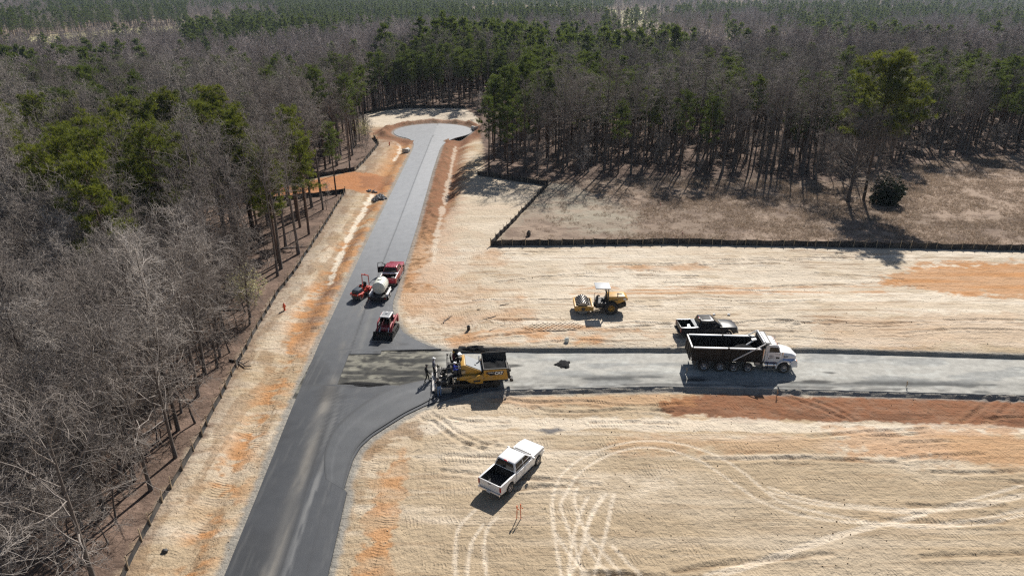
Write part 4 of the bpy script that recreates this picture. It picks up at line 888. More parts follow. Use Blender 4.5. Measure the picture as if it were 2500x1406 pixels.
# dry grass of the field
gx, gy = jitter_grid(-6, 115, 78, 132, .62); fd = sdpoly(gx, gy, FIELD); hy = inpoly(gx, gy, GP((1190, 430), (1400, 452), (1560, 520), (1545, 575), (1300, 590), (1200, 590)))
dn = fbm(gx / 4, gy / 4, 95, 3); kp = (fd < -.5) & (rs.rand(len(gx)) < np.where(hy, .08, .25 + .7 * sstep(.35, .65, dn))); gx, gy = gx[kp], gy[kp]; a, b = PX(gx, gy); kp = (a > -50) & (a < 2560); gx, gy = gx[kp], gy[kp]
gl = []
for s in range(4):
    r = np.random.RandomState(200 + s); C = np.concatenate([r.uniform(-.7, .7, (26, 2)), np.zeros((26, 1))], 1); v, t = tufts(r, C, np.tile([0, 0, 1.1], (26, 1)), 4, .24 + .06 * s, .03); v[:, 2] = np.maximum(v[:, 2], -.02); gl.append(quad_mesh('grass_tuft', v, None, M['straw'], t, False))
library('grass', gl)
scatter('dry_grass', np.stack([gx, gy, zg(gx, gy)], 1), rs.rand(len(gx)) * 6.28, rs.uniform(.6, 1.5, len(gx)) if False else rs.uniform(.45, 1.1, len(gx)), rs.randint(4, size=len(gx)), 'grass', 'brown dry grass covering the field behind the long fence', 'grass')
print('TREES', nb, npn, len(spare_b), len(spare_p), len(ux), len(fx), len(gx))
# ---------------------------------------------------------------- vehicles (modelled in metres, facing +X; the whole scene is a little under life size)
VS = .91
_wheel_cache = {}
def wheel(parent, loc, r, w, rim_r, side=1, spokes=6, rim_mat='alloy', lugs=0, dish=.06):
    """tyre and rim; side = +1 faces +Y"""
    o = bpy.data.objects.new('wheel', None); COL.objects.link(o); o.parent = parent; o.location = loc; o.rotation_euler = (0, 0, 0 if side > 0 else PI)
    key = (r, w, rim_r, spokes, rim_mat, lugs, dish)
    if key not in _wheel_cache:
        t = MB(); h = w / 2
        t.lathe([(-h * .9, rim_r * .98), (-h, rim_r * 1.1), (-h, r * .88), (-h * .82, r * .97), (-h * .5, r), (h * .5, r), (h * .82, r * .97), (h, r * .88), (h, rim_r * 1.1), (h * .9, rim_r * .98), (-h * .9, rim_r * .98)], n=28)
        for k in range(lugs):
            a = 2 * PI * k / lugs
            for s in (-1, 1): t.box((math.cos(a + s * .06) * r, s * h * .45, math.sin(a + s * .06) * r), (.05, h * .85, .06), ry=-a - s * .06 + PI / 2, rz=0)
        to = t.build('tyre', M['rubber'], o, smooth=True)
        q = MB(); q.lathe([(-h * .6, rim_r), (h * .86, rim_r), (h * .92, rim_r * .97), (h * .86, rim_r * .90), (h * .3, rim_r * .86)], n=28)
        q.lathe([(h * .3 - dish, rim_r * .9), (h * .3 - dish, 0.0)], n=20)
        for k in range(spokes):
            a = 2 * PI * k / spokes; q.bar((0, h * .72, 0), (math.cos(a) * rim_r * .92, h * .62, math.sin(a) * rim_r * .92), rim_r * (1.5 / spokes), .05)
        q.lathe([(h * .5, rim_r * .30), (h * .82, rim_r * .28), (h * .9, rim_r * .18), (h * .9, 0)], n=16)
        ro = q.build('rim', M[rim_mat], o, smooth=True); _wheel_cache[key] = (to.data, ro.data)
    else:
        link_mesh('tyre', _wheel_cache[key][0], o); link_mesh('rim', _wheel_cache[key][1], o)
    return o
def arc(cx, cz, r, a0, a1, n=9): return [(cx + r * math.cos(a0 + (a1 - a0) * k / n), cz + r * math.sin(a0 + (a1 - a0) * k / n)) for k in range(n + 1)]
def panel(pts, n, off=.004, th=.008):
    """thin panel over four points, lifted along n"""
    n = Vector(n).normalized(); m = MB(); a = [Vector(p) + n * (off - th) for p in pts]; b = [Vector(p) + n * off for p in pts]
    return m.add(a + b, [(3, 2, 1, 0), (4, 5, 6, 7), (0, 1, 5, 4), (1, 2, 6, 5), (2, 3, 7, 6), (3, 0, 4, 7)])
def lettering(text, size, loc, rot, material, parent, name='lettering', sx=1.0, ext=.004, bold=0.0):
    cu = bpy.data.curves.new(name, 'FONT'); cu.body = text; cu.size = size; cu.extrude = ext; cu.offset = bold; cu.align_x = 'CENTER'; cu.align_y = 'CENTER'
    o = bpy.data.objects.new(name, cu); COL.objects.link(o); bpy.context.view_layer.update()
    me = bpy.data.meshes.new_from_object(o.evaluated_get(bpy.context.evaluated_depsgraph_get())); bpy.data.objects.remove(o); bpy.data.curves.remove(cu); me.materials.clear()
    q = link_mesh(name, me, parent, material); q.location = loc; q.rotation_euler = rot; q.scale = (sx, 1, 1); return q
def pickup(name, loc, rz, paint, label, open_door=False, cargo=None, rails=None, rim='alloy', glass='glass', roof_ribs=False):
    root = empty(name, (loc[0], loc[1], loc[2]), rz, label, 'pickup'); root.scale = (VS,) * 3; P = M[paint]; W = .99
    def fr(x, y, z): k = 1 - .13 * max(0, (x - 2.0) / .95) ** 2; k2 = 1 - .05 * max(0, (z - .95) / .3); return (x, y * k * k2, z)
    prof = [(-1.05, .44), (1.40, .44)] + arc(1.95, .44, .50, PI, 0) + [(2.52, .46), (2.86, .52), (2.93, .70), (2.93, 1.0), (2.84, 1.12), (2.2, 1.205), (1.25, 1.245), (-1.05, 1.25)]
    body = MB().prism(prof, -W, W, fn=fr).build('body', P, root, bevel=.045)
    for s in (-1, 1):
        sp = [(-2.93, .66), (-2.86, .58), (-2.28, .50)] + arc(-1.75, .44, .50, PI - .1, 0) + [(-1.22, .44), (-1.07, .44), (-1.07, 1.27), (-2.93, 1.30)]
        MB().prism(sp, s * .86, s * W).build('bed_side', P, root, bevel=.03)
        if rails: MB().box((-2.0, s * .925, 1.305), (1.84, .11, .03)).build('bed_rail', M[rails], root, bevel=.008)
        MB().box((.1, s * 1.03, .40), (2.3, .16, .05)).build('side_step', M['dark_grey'], root, bevel=.015)
        wheel(root, (1.95, s * .85, .41), .41, .29, .27, s, 6, rim); wheel(root, (-1.75, s * .85, .41), .41, .29, .27, s, 6, rim)
        MB().box((1.02, s * 1.13, 1.30), (.12, .2, .2)).build('mirror', P if paint != 'red_paint' else M['dark_grey'], root, bevel=.03)
        MB().box((-2.925, s * .93, 1.02), (.05, .13, .42)).build('tail_light', M['taillight'], root, bevel=.015)
        MB().box((2.84, s * .74, .98), (.12, .30, .16)).build('headlight', M['lamp'], root, bevel=.02)
        for x0, x1, nm in ((.0, 1.12, 'f'), (-1.0, -.02, 'r')):
            if open_door and s > 0 and nm == 'f':
                MB().box(((x0 + x1) / 2, s * (W - .02), .90), (x1 - x0, .05, .66)).build('door_opening_shade', M['liner'], root); continue  # dark panel standing in for the shade inside the open cab
            d = MB().box(((x0 + x1) / 2, s * (W + .001), .83), (x1 - x0 - .015, .022, .70)).build('door', P, root, bevel=.008)
            MB().box((x0 + .14, s * (W + .025), 1.05), (.17, .035, .035)).build('handle', M['chrome'] if paint == 'white_paint' else P, d, bevel=.008)
    MB().box((-2.0, 0, .62), (1.84, 1.72, .06)).build('bed_floor', M['liner'], root)
    for s in (-1, 1): MB().box((-2.0, s * .848, .94), (1.80, .018, .62)).build('bed_liner', M['liner'], root)
    MB().box((-1.09, 0, .95), (.03, 1.70, .64)).build('bed_front', M['liner'], root)
    tg = MB().box((-2.90, 0, .97), (.07, 1.71, .64)).build('tailgate', P, root, bevel=.02); MB().box((-2.94, 0, 1.16), (.02, .22, .07)).build('handle', M['dark_grey'], tg)
    MB().box((-3.0, 0, .55), (.14, 1.9, .2)).box((-2.98, 0, .42), (.1, .5, .1)).build('rear_bumper', M['chrome'] if paint == 'white_paint' else M['dark_grey'], root, bevel=.03)
    MB().box((-3.08, 0, .58), (.012, .31, .16)).build('number_plate', M['plate'], root)
    MB().box((2.95, 0, .58), (.14, 1.72, .2)).build('front_bumper', M['chrome'] if paint == 'white_paint' else M['dark_grey'], root, bevel=.04)
    MB().box((2.93, 0, .9), (.05, 1.1, .30)).build('grille', M['dark_grey'], root, bevel=.02)
    # cab
    b = [(-1.08, -.93), (1.32, -.93), (1.32, .93), (-1.08, .93)]; t = [(-.90, -.73), (.42, -.73), (.42, .73), (-.90, .73)]; z0, z1 = 1.24, 1.90
    cabm = MB().loft([[(x, y, z0) for x, y in b], [(x * .93 + .02, y * .955, z0 + .25) if x < 0 else (x - .33, y * .955, z0 + .25) for x, y in b], [(x, y, z1) for x, y in t]]).build('cab', P, root, bevel=.055)
    if roof_ribs:
        for k in range(-3, 4): MB().box((-.25, k * .19, z1 + .004), (1.1, .05, .02)).build('roof_rib', P, root, bevel=.008)
    L = lambda a, c, f: tuple(Vector(a).lerp(Vector(c), f))
    def side_pt(x, f, s): y = .93 + (.888 - .93) * min(f / .38, 1) + max(0, (f - .38) / .62) * (.73 - .888); return (x, s * y, z0 + f * (z1 - z0))
    for s in (-1, 1):
        n = (0, s * 1.0, .32)
        if not (open_door and s > 0): panel([side_pt(-.0, .10, s), side_pt(1.02, .10, s), side_pt(.44, .86, s), side_pt(-.0, .86, s)], n, .022).build('window', M[glass], root)
        panel([side_pt(-.96, .10, s), side_pt(-.06, .10, s), side_pt(-.06, .86, s), side_pt(-.82, .86, s)], n, .022).build('window', M[glass], root)
    panel([(1.26, -.80, z0 + .04), (1.26, .80, z0 + .04), (.50, .64, z1 - .06), (.50, -.64, z1 - .06)], (.62, 0, .78), .035).build('windscreen', M[glass], root)
    panel([(-1.075, -.80, z0 + .12), (-1.075, .80, z0 + .12), (-.93, .64, z1 - .08), (-.93, -.64, z1 - .08)], (-1, 0, .25), .03).build('rear_window', M[glass], root)
    MB().box((1.34, 0, 1.235), (.16, 1.5, .05)).build('wiper_cowl', M['dark_grey'], root)
    MB().box((-.93, 0, z1 + .0), (.08, .34, .05)).build('brake_light', M['taillight'], root, bevel=.01)
    if open_door:
        dm = bpy.data.objects.new('door', None); COL.objects.link(dm); dm.parent = root; dm.location = (1.1, W, 0); dm.rotation_euler = (0, 0, rad(-68)); dm['label'] = 'driver door standing wide open'
        MB().box((-.55, .02, .83), (1.08, .08, .74)).build('door_panel', M['liner'], dm, bevel=.02); MB().box((-.55, .066, .83), (1.1, .012, .74)).build('door_skin', P, dm)
        MB().bar((-1.07, .0, 1.2), (-1.02, -.14, 1.80), .06).bar((-1.02, -.14, 1.80), (-.55, -.14, 1.80), .06).bar((-.55, -.14, 1.80), (-.02, 0, 1.22), .06).build('window_frame', M['dark_grey'], dm)
        MB().box((-.12, .2, 1.32), (.14, .22, .26)).build('mirror', M['dark_grey'], dm, bevel=.03)
    if cargo == 'toolbox':
        MB().box((-1.30, 0, 1.27), (.34, 1.72, .10)).build('toolbox_lid', M['white_paint'], root, bevel=.02)
        MB().box((-2.0, -.45, .86), (.5, .35, .4), rz=.4).box((-1.75, -.2, .8), (.3, .5, .3), rz=-.3).build('bed_load', M['dark_grey'], root, bevel=.03)
        MB().cyl((-2.45, -.35, .65), (-2.45, -.35, 1.0), .16, n=14).build('bucket', M['white_paint'], root); MB().box((-1.9, .35, .7), (.7, .5, .1), rz=.2).build('glass_sheet', M['galv'], root)
    if cargo == 'buckets':
        MB().box((-1.32, 0, 1.32), (.40, 1.80, .06)).box((-1.32, 0, 1.355), (.03, 1.8, .02)).build('rolled_bed_cover', M['galv'], root, bevel=.02)
        for yy in (-.35, .0, .25): MB().cyl((-1.85 + yy * .3, yy, .65), (-1.85 + yy * .3, yy, 1.0), .15, .17, n=14).build('bucket', M['white_paint'], root)
        for yy in (-.26, .26): MB().box((-.25, yy, z1 + .006), (.95, .44, .014)).build('roof_pane', M['liner'], root, bevel=.004)
    return root
zr = .06
white_pickup = pickup('pickup_truck', (.07, 36.8, zg1(.07, 36.8)), rad(55.5), 'white_paint', 'clean white crew-cab pickup parked on the sand in the foreground')
red_pickup = pickup('pickup_truck', (-13.22, 69.7, zr), rad(87), 'red_paint', 'dark red pickup on the main road with its driver door open', open_door=True, cargo='toolbox', rails='dusty_white', roof_ribs=True)
black_pickup = pickup('pickup_truck', (18.0, 56.1, zg1(18.0, 56.1)), rad(3), 'black_paint', 'black crew-cab pickup with buckets in its bed behind the dump truck', cargo='buckets', rails='alloy')  # alloy rails added to stand in for sun glint along the bed edges

# ---------------------------------------------------------------- dump truck
def dump_truck(loc, rz):
    r = empty('dump_truck', loc, rz, 'white tandem dump truck with an open black body on the stone road', 'dump truck'); r.scale = (VS,) * 3
    # frame, from rear x=-5.0 to front 5.0
    MB().box((.2, .42, .82), (8.9, .09, .26)).box((.2, -.42, .82), (8.9, .09, .26)).box((-2.9, 0, .75), (1.9, .7, .2)).build('chassis', M['black_steel'], r)
    for x, rr, rw, drv in ((-3.55, .53, .56, 1), (-2.05, .53, .56, 1), (-.80, .46, .32, 0), (.52, .46, .32, 0), (3.78, .54, .34, 0)):
        for s in (-1, 1): wheel(r, (x, s * (.98 if drv else 1.06), rr), rr, rw, .30, s, 10 if not drv else 5, 'alloy', dish=.0 if not drv else .16)
        MB().cyl((x, -.95, rr), (x, .95, rr), .09).build('axle', M['black_steel'], r)
    for s in (-1, 1): MB().box((-4.38, s * .98, .78), (.03, .6, .62), ry=.15).build('mud_flap', M['rubber'], r)
    # open body with ribs, rails, tailgate
    B = MB(); x0, x1, zb, zt = -4.85, 1.55, 1.16, 2.50
    for s in (-1, 1): B.prism([(x0 + .1, zb), (x1, zb), (x1, zt), (x0, zt)], s * 1.19, s * 1.25)
    B.box(((x0 + x1) / 2, 0, zb), (x1 - x0 - .1, 2.42, .08)); B.box((x1, 0, 1.95), (.07, 2.42, 1.5)); body = B.build('body', M['box_black'], r)
    for s in (-1, 1):
        for k in range(8): MB().box((x0 + .55 + k * .78, s * 1.285, 1.78), (.10, .07, 1.16), tx=.9).build('rib', M['box_black'], r)
        MB().box(((x0 + x1) / 2, s * 1.28, 1.22), (x1 - x0 - .2, .08, .14)).build('lower_rail', M['box_black'], r)
        rl = MB().box((-1.6 - 1.55, s * 1.255, zt + .02), (3.1, .20, .11)).box((.0, s * 1.255, zt + .02), (2.9, .20, .11)).build('top_rail', M['dusty_white'], r, bevel=.015)
        MB().box((-1.52, s * 1.28, zt + .0), (.16, .16, .18)).build('rail_joint', M['box_black'], r)
    for k in range(8): MB().box((x0 + .6 + k * .75, 0, 1.06), (.1, 2.2, .12)).build('cross_member', M['black_steel'], r)
    tg = MB().box((x0 - .02, 0, 1.82), (.07, 2.40, 1.34), ry=.07).build('tailgate', M['box_black'], r)
    for yy in (-.8, 0, .8): MB().box((x0 - .08, yy, 1.80), (.06, .09, 1.25), ry=.07).build('rib', M['box_black'], tg)
    MB().box((x0 + .02, 0, zt + .03), (.12, 2.5, .10)).build('rear_rail', M['dusty_white'], r, bevel=.01)
    # asphalt left in the body
    n = 26; X, Y = np.meshgrid(np.linspace(x0 + .15, x1 - .1, n * 2), np.linspace(-1.17, 1.17, n)); Z = zb + .08 + .55 * fbm(X / 1.1, Y / .8, 301, 4) * sstep(-4.6, 1.0, X) + .75 * np.exp(-((X - .2) / 1.1) ** 2 - (Y / .8) ** 2)
    link_mesh('asphalt_load', grid_mesh('asphalt_load', X, Y, Z), r, M['asphalt_loose'])
    # headboard, cab shield, tarp roll
    MB().prism([(x1 - .02, 1.2), (x1 + .06, 1.2), (x1 + .10, 2.95), (x1 + .75, 3.02), (x1 + .75, 3.08), (x1 - .05, 3.06)], -1.22, 1.22).build('cab_shield', M['box_black'], r)
    MB().cyl((x1 + .10, -1.15, 3.14), (x1 + .10, 1.15, 3.14), .09).build('tarp_roll', M['decal_white'], r, smooth=True)
    MB().box((x1 + .44, 0, 3.10), (.30, 2.2, .04)).build('shield_panel', M['dusty_white'], r, bevel=.008)
    for s in (-1, 1):
        MB().bar((-1.0, s * 1.36, 1.30), (x1 + .15, s * 1.36, 3.12), .08).build('tarp_arm', M['dusty_white'], r)
    MB().bar((.35, -.2, 2.35), (.95, -.2, 2.85), .10).box((1.0, -.1, 2.9), (.42, .34, .10), ry=-.2).build('tarp_bracket', M['dusty_white'], r)
    # cab
    cp = [(1.95, 1.0), (3.30, 1.0), (3.42, 1.30), (3.42, 1.92), (3.05, 2.72), (2.85, 2.80), (2.05, 2.80), (1.95, 2.7)]
    cabf = lambda x, y, z: (x, y * (1 - .10 * max(0, (z - 1.9) / .9)), z)
    cab_o = MB().prism(cp, -1.03, 1.03, fn=cabf).build('cab', M['white_paint'], r, bevel=.05)
    hood_secs = []
    for x, w_, zt_, zb_ in ((3.40, 1.00, 2.02, 1.15), (3.9, .96, 1.97, 1.1), (4.4, .90, 1.88, 1.0), (4.75, .82, 1.74, .95), (4.92, .72, 1.52, .95)):
        hood_secs.append([(x, -w_, zb_), (x, w_, zb_), (x, w_, zt_ - .22), (x, w_ * .82, zt_ - .03), (x, 0, zt_ + .02), (x, -w_ * .82, zt_ - .03), (x, -w_, zt_ - .22)])
    hood = MB().loft(hood_secs).build('hood', M['white_paint'], r, bevel=.03)
    for s in (-1, 1):
        fp = arc(3.78, .54, .66, PI * 1.02, -.02, 12) + arc(3.78, .54, .78, -.02, PI * 1.02, 12); MB().prism(fp, s * .80, s * 1.20).build('fender', M['white_paint'], r, bevel=.02)
        MB().prism([(4.42, .55), (5.0, .58), (5.0, 1.05), (4.80, 1.35), (4.35, 1.15)], s * .70, s * 1.05).build('corner_panel', M['white_paint'], r, bevel=.03)
        panel([(3.46, s * 1.01, 1.42), (4.72, s * .86, 1.36), (4.82, s * .80, 1.10), (3.9, s * .97, 1.25)], (.12, s, 0), .018).build('blue_stripe', M['blue'], hood)
        MB().box((4.93, s * .78, 1.08), (.14, .28, .22)).build('turn_light', M['amber'], r, bevel=.03); MB().box((4.97, s * .52, 1.0), (.1, .3, .2)).build('headlight', M['lamp'], r, bevel=.03)
        # door with window, mirror, steps, tank
        dr = MB().box((2.72, s * 1.036, 1.55), (1.12, .03, 1.10)).build('door', M['white_paint'], r, bevel=.012); MB().box((2.30, s * 1.06, 1.46), (.05, .03, .14)).build('handle', M['dark_grey'], dr)
        wy = lambda z: s * (1.03 * (1 - .10 * max(0, (z - 1.9) / .9)))
        panel([(2.30, wy(2.0), 2.0), (3.28, wy(1.86), 1.86), (3.05, wy(2.55), 2.55), (2.30, wy(2.58), 2.58)], (0, s, .11), .028).build('window', M['glass'], dr)
        panel([(2.95, s * 1.03, 1.45), (3.28, s * 1.03, 1.45), (3.26, s * 1.03, 1.62), (2.92, s * 1.03, 1.62)], (0, s, 0), .032).build('vent_window', M['glass'], dr)
        MB().bar((3.28, s * 1.05, 1.95), (3.36, s * 1.38, 2.0), .03).bar((3.1, s * 1.0, 2.6), (3.36, s * 1.38, 2.45), .03).build('mirror_arm', M['chrome'], r)
        MB().box((3.36, s * 1.40, 2.18), (.10, .20, .46)).build('mirror', M['chrome'], r, bevel=.03)
        MB().cyl((2.02, s * .85, .72), (3.05, s * .85, .72), .30, n=18).build('fuel_tank', M['chrome'] if s < 0 else M['steel'], r, smooth=True)
        for x in (2.25, 2.85): MB().box((x, s * .86, .72), (.07, .63, .63)).build('tank_strap', M['dark_grey'], r, bevel=.05)
        MB().box((2.5, s * 1.08, .42), (1.25, .24, .05)).box((2.5, s * 1.05, .98), (1.1, .2, .04)).build('cab_step', M['steel'], r)
        MB().box((2.55, s * 1.045, 1.04), (1.05, .02, .12)).build('sill_stripe', M['navy'], r)
        MB().cyl((1.76, s * 1.0, 1.15), (1.76, s * 1.0, 2.45), .13, n=16).build('exhaust_stack' if s > 0 else 'air_cleaner', M['chrome'], r, smooth=True)
        MB().cyl((3.2, s * .55, 2.78), (3.05, s * .55, 2.82), .05).build('air_horn', M['chrome'], r)
        q = MB().tube([(2.52 + .22 * math.cos(a), s * 1.056, 1.62 + .16 * math.sin(a)) for a in np.linspace(.2, 2.9, 7)], .012, 5).tube([(2.52 + .13 * math.cos(a), s * 1.056, 1.62 + .09 * math.sin(a)) for a in np.linspace(.2, 2.9, 6)], .012, 5)
        for k in range(4): q.bar((2.36 + k * .1, s * 1.056, 1.60), (2.38 + k * .1, s * 1.056, 1.70), .014)
        q.bar((2.32, s * 1.056, 1.55), (2.74, s * 1.056, 1.55), .02).tube([(2.22, s * 1.056, 1.47), (2.32, s * 1.056, 1.44), (2.45, s * 1.056, 1.49), (2.85, s * 1.056, 1.46)], .014, 5); q.build('door_emblem', M['decal_black'], dr)
    lettering('226', .26, (3.86, -.995, 1.62), (PI / 2, 0, rad(3)), M['decal_black'], hood, sx=1.25, bold=.006)
    for k, yy in enumerate((-.7, -.35, 0, .35, .7)): MB().box((2.95, yy, 2.80), (.12, .08, .05)).build('marker_light', M['amber'], r, bevel=.01)
    wsn = (.9, 0, .42); panel([(3.40, -.90, 2.0), (3.40, .90, 2.0), (3.07, .82, 2.66), (3.07, -.82, 2.66)], wsn, .03).build('windscreen', M['glass'], r)
    MB().box((4.98, 0, .66), (.16, 2.1, .26)).build('front_bumper', M['chrome'], r, bevel=.05); MB().box((4.95, 0, 1.28), (.06, 1.0, .5)).build('grille', M['chrome'], r, bevel=.02)
    for k in range(5): MB().box((4.985, 0, 1.10 + k * .09), (.02, .9, .03)).build('grille_bar', M['dark_grey'], r)
    MB().box((1.72, 0, .95), (.5, 1.5, .5)).build('tool_tray', M['black_steel'], r); MB().box((1.35, -.9, .8), (.45, .3, .35)).build('battery_box', M['steel'], r, bevel=.02)
    return r
dump_truck((19.55, 51.0, .02), rad(-3))

# ---------------------------------------------------------------- padfoot soil compactor, drum to -X
def compactor(loc, rz):
    r = empty('soil_compactor', loc, rz, 'yellow padfoot soil compactor with grey canopy on the sand', 'compactor'); r.scale = (VS,) * 3
    F = 1  # faces +X in its own axes: drum at +X
    dr = MB().cyl((1.75, -1.02, .76), (1.75, 1.02, .76), .68, n=32).build('drum', M['steel'], r, smooth=True)
    pads = MB()
    for a in range(18):
        for b in range(7):
            t = 2 * PI * a / 18 + (b % 2) * PI / 18; y = -.87 + b * .29
            R = Matrix.Rotation(-t, 3, 'Y'); c = Vector((1.75, y, .76)) + R @ Vector((.72, 0, 0)); pads.box(c, (.11, .15, .15), ry=t if False else 0)
            for v in range(len(pads.v) - 8, len(pads.v)):
                p = Vector(pads.v[v]) - c; pads.v[v] = tuple(c + R @ (Vector((p.x, p.y * (.8 if p.x > 0 else 1), p.z * (.8 if p.x > 0 else 1)))))
    pads.build('drum_pads', M['black_steel'], dr)
    for s in (-1, 1):
        MB().prism([(.62, .55), (2.62, .55), (2.62, .92), (2.5, 1.10), (1.0, 1.10), (.62, .98)], s * 1.06, s * 1.22).build('drum_frame_side', M['yellow'], r, bevel=.03)
        MB().cyl((1.75, s * 1.2, .76), (1.75, s * 1.245, .76), .19, n=18).build('hub_cover', M['dark_grey'], r)
        MB().box((1.72, s * 1.232, .82), (.42, .02, .2)).build('frame_decal', M['decal_black'], r)
        wheel(r, (-1.30, s * .82, .74), .74, .58, .37, s, 5, 'yellow', lugs=20, dish=.05)
    MB().box((2.58, 0, .86), (.18, 2.2, .42)).build('front_beam', M['yellow'], r, bevel=.03); MB().box((.72, 0, .85), (.22, 2.2, .40)).build('rear_beam', M['yellow'], r, bevel=.03)
    MB().box((2.44, 0, .95), (.05, 2.0, .06)).box((.98, 0, 1.02), (.06, 2.0, .06)).build('scraper', M['black_steel'], r)
    MB().box((.35, 0, .75), (.9, .5, .4)).cyl((.1, 0, .45), (.1, 0, 1.05), .16).build('articulation_joint', M['black_steel'], r)
    # operator platform
    MB().box((-.30, 0, 1.02), (1.3, 1.6, .5)).box((-.1, 0, .72), (.9, 1.2, .3)).build('platform', M['dark_grey'], r, bevel=.03)
    MB().box((-.55, 0, 1.45), (.5, .5, .14)).box((-.80, 0, 1.78), (.13, .5, .58), ry=-.15).build('seat', M['black_steel'], r, bevel=.05)
    MB().box((.15, 0, 1.45), (.22, .5, .5)).build('console', M['dark_grey'], r, bevel=.04)
    MB().lathe([(-.015, .19), (.015, .19), (.015, .16), (-.015, .16), (-.015, .19)], (.02, 0, 1.80), 'Z', 16).cyl((.1, 0, 1.6), (.02, 0, 1.8), .025).build('steering_wheel', M['rubber'], r)
    for s in (-1, 1):
        MB().tube([(.32, s * .78, 1.2), (.36, s * .78, 1.75), (.1, s * .78, 1.85), (-.35, s * .78, 1.85)], .022).build('handrail', M['dark_grey'], r)
        MB().bar((-.98, s * .72, 1.1), (-.95, s * .72, 2.92), .11).bar((-.80, s * .72, 2.2), (-.55, s * .72, 2.90), .08).build('canopy_post', M['dark_grey'], r)
        MB().box((-.2, s * .86, .62), (.5, .14, .05)).box((-.2, s * .86, .86), (.5, .14, .05)).build('step', M['black_steel'], r)
    MB().box((-.35, 0, 2.97), (1.62, 1.62, .09)).build('canopy_roof', M['roof_grey'], r, bevel=.03)
    # engine hood tapering to the rear
    hp = [(-.98, 1.08), (-1.9, 1.10), (-3.10, 1.62), (-3.12, 1.70), (-2.75, 2.02), (-1.0, 1.98)]
    hood = MB().prism(hp, -.72, .72, fn=lambda x, y, z: (x, y * (1 - .10 * max(0, (z - 1.4))), z)).build('engine_hood', M['yellow'], r, bevel=.05)
    MB().box((-2.25, 0, 2.03), (.5, .18, .03)).build('hood_vent', M['dark_grey'], hood)
    for s in (-1, 1):
        panel([(-1.2, s * .70, 1.50), (-2.0, s * .70, 1.58), (-2.0, s * .70, 1.66), (-1.2, s * .70, 1.58)], (0, s, 0), .02).build('hood_slot', M['dark_grey'], hood)
        MB().box((-2.75, s * .69, 1.72), (.30, .03, .22)).build('rear_light_panel', M['dusty_white'], hood)
    MB().prism([(-.9, .55), (-2.4, .55), (-2.95, .82), (-2.9, 1.18), (-.9, 1.1)], -.62, .62).build('rear_frame', M['black_steel'], r, bevel=.03)
    MB().box((-2.85, 0, 1.05), (.2, 1.3, .34)).build('rear_bumper', M['black_steel'], r, bevel=.03)
    MB().cyl((-1.30, -.8, .74), (-1.30, .8, .74), .16).build('axle', M['black_steel'], r); MB().cyl((-2.0, .5, 1.98), (-2.0, .5, 2.35), .05).build('exhaust_pipe', M['black_steel'], r)
    return r
compactor((8.55, 61.15, zg1(8.55, 61.15)), PI)

# ---------------------------------------------------------------- compact track loader, facing +X
def crawler(parent, x0, x1, yc, w, h, rollers, mat_='rubber', z0=0.0, shoes=34):
    """closed track loop with shoes and rollers"""
    rr = h / 2; P = arc(x1, z0 + rr, rr, -PI / 2, PI / 2, 8) + arc(x0, z0 + rr, rr, PI / 2, 3 * PI / 2, 8); Q = arc(x1, z0 + rr, rr - .06, -PI / 2, PI / 2, 8) + arc(x0, z0 + rr, rr - .06, PI / 2, 3 * PI / 2, 8)
    t = MB(); n = len(P)
    vs = [(p[0], yc + s * w / 2, p[1]) for s in (-1, 1) for p in P] + [(p[0], yc + s * w / 2, p[1]) for s in (-1, 1) for p in Q]
    fs = []
    for i in range(n): j = (i + 1) % n; fs += [(i, j, n + j, n + i), (2 * n + i, 3 * n + i, 3 * n + j, 2 * n + j), (i, 2 * n + i, 2 * n + j, j), (n + i, n + j, 3 * n + j, 3 * n + i)]
    t.add(vs, fs); L = 2 * (x1 - x0) + 2 * PI * rr
    for k in range(shoes):
        d = L * k / shoes
        if d < x1 - x0: c = (x0 + d, z0 - .004 + .0); a = 0; c = (c[0], z0 + .012)
        elif d < x1 - x0 + PI * rr: a = (d - (x1 - x0)) / rr; c = (x1 + math.sin(a) * rr, z0 + rr - math.cos(a) * rr)
        elif d < 2 * (x1 - x0) + PI * rr: c = (x1 - (d - (x1 - x0) - PI * rr), z0 + h); a = PI
        else: a = (d - 2 * (x1 - x0) - PI * rr) / rr; c = (x0 - math.sin(a) * rr, z0 + rr + math.cos(a) * rr); a += PI
        t.box((c[0], yc, c[1]), (.05, w * .98, .035), ry=-a)
    tr = t.build('track', M[mat_], parent)
    for k in range(rollers):
        x = x0 + (x1 - x0) * k / (rollers - 1); big = k in (0, rollers - 1); q = rr * .80 if big else rr * .42; z = z0 + (rr if big else .10 + q)
        MB().cyl((x, yc - w * .52, z), (x, yc + w * .52, z), q, n=18).cyl((x, yc - w * .56, z), (x, yc + w * .56, z), q * .45, n=12).build('roller', M['black_steel'], tr, smooth=True)
    MB().box(((x0 + x1) / 2, yc, z0 + rr), (x1 - x0, w * .7, h * .38)).build('track_frame', M['black_steel'], tr)
    return tr
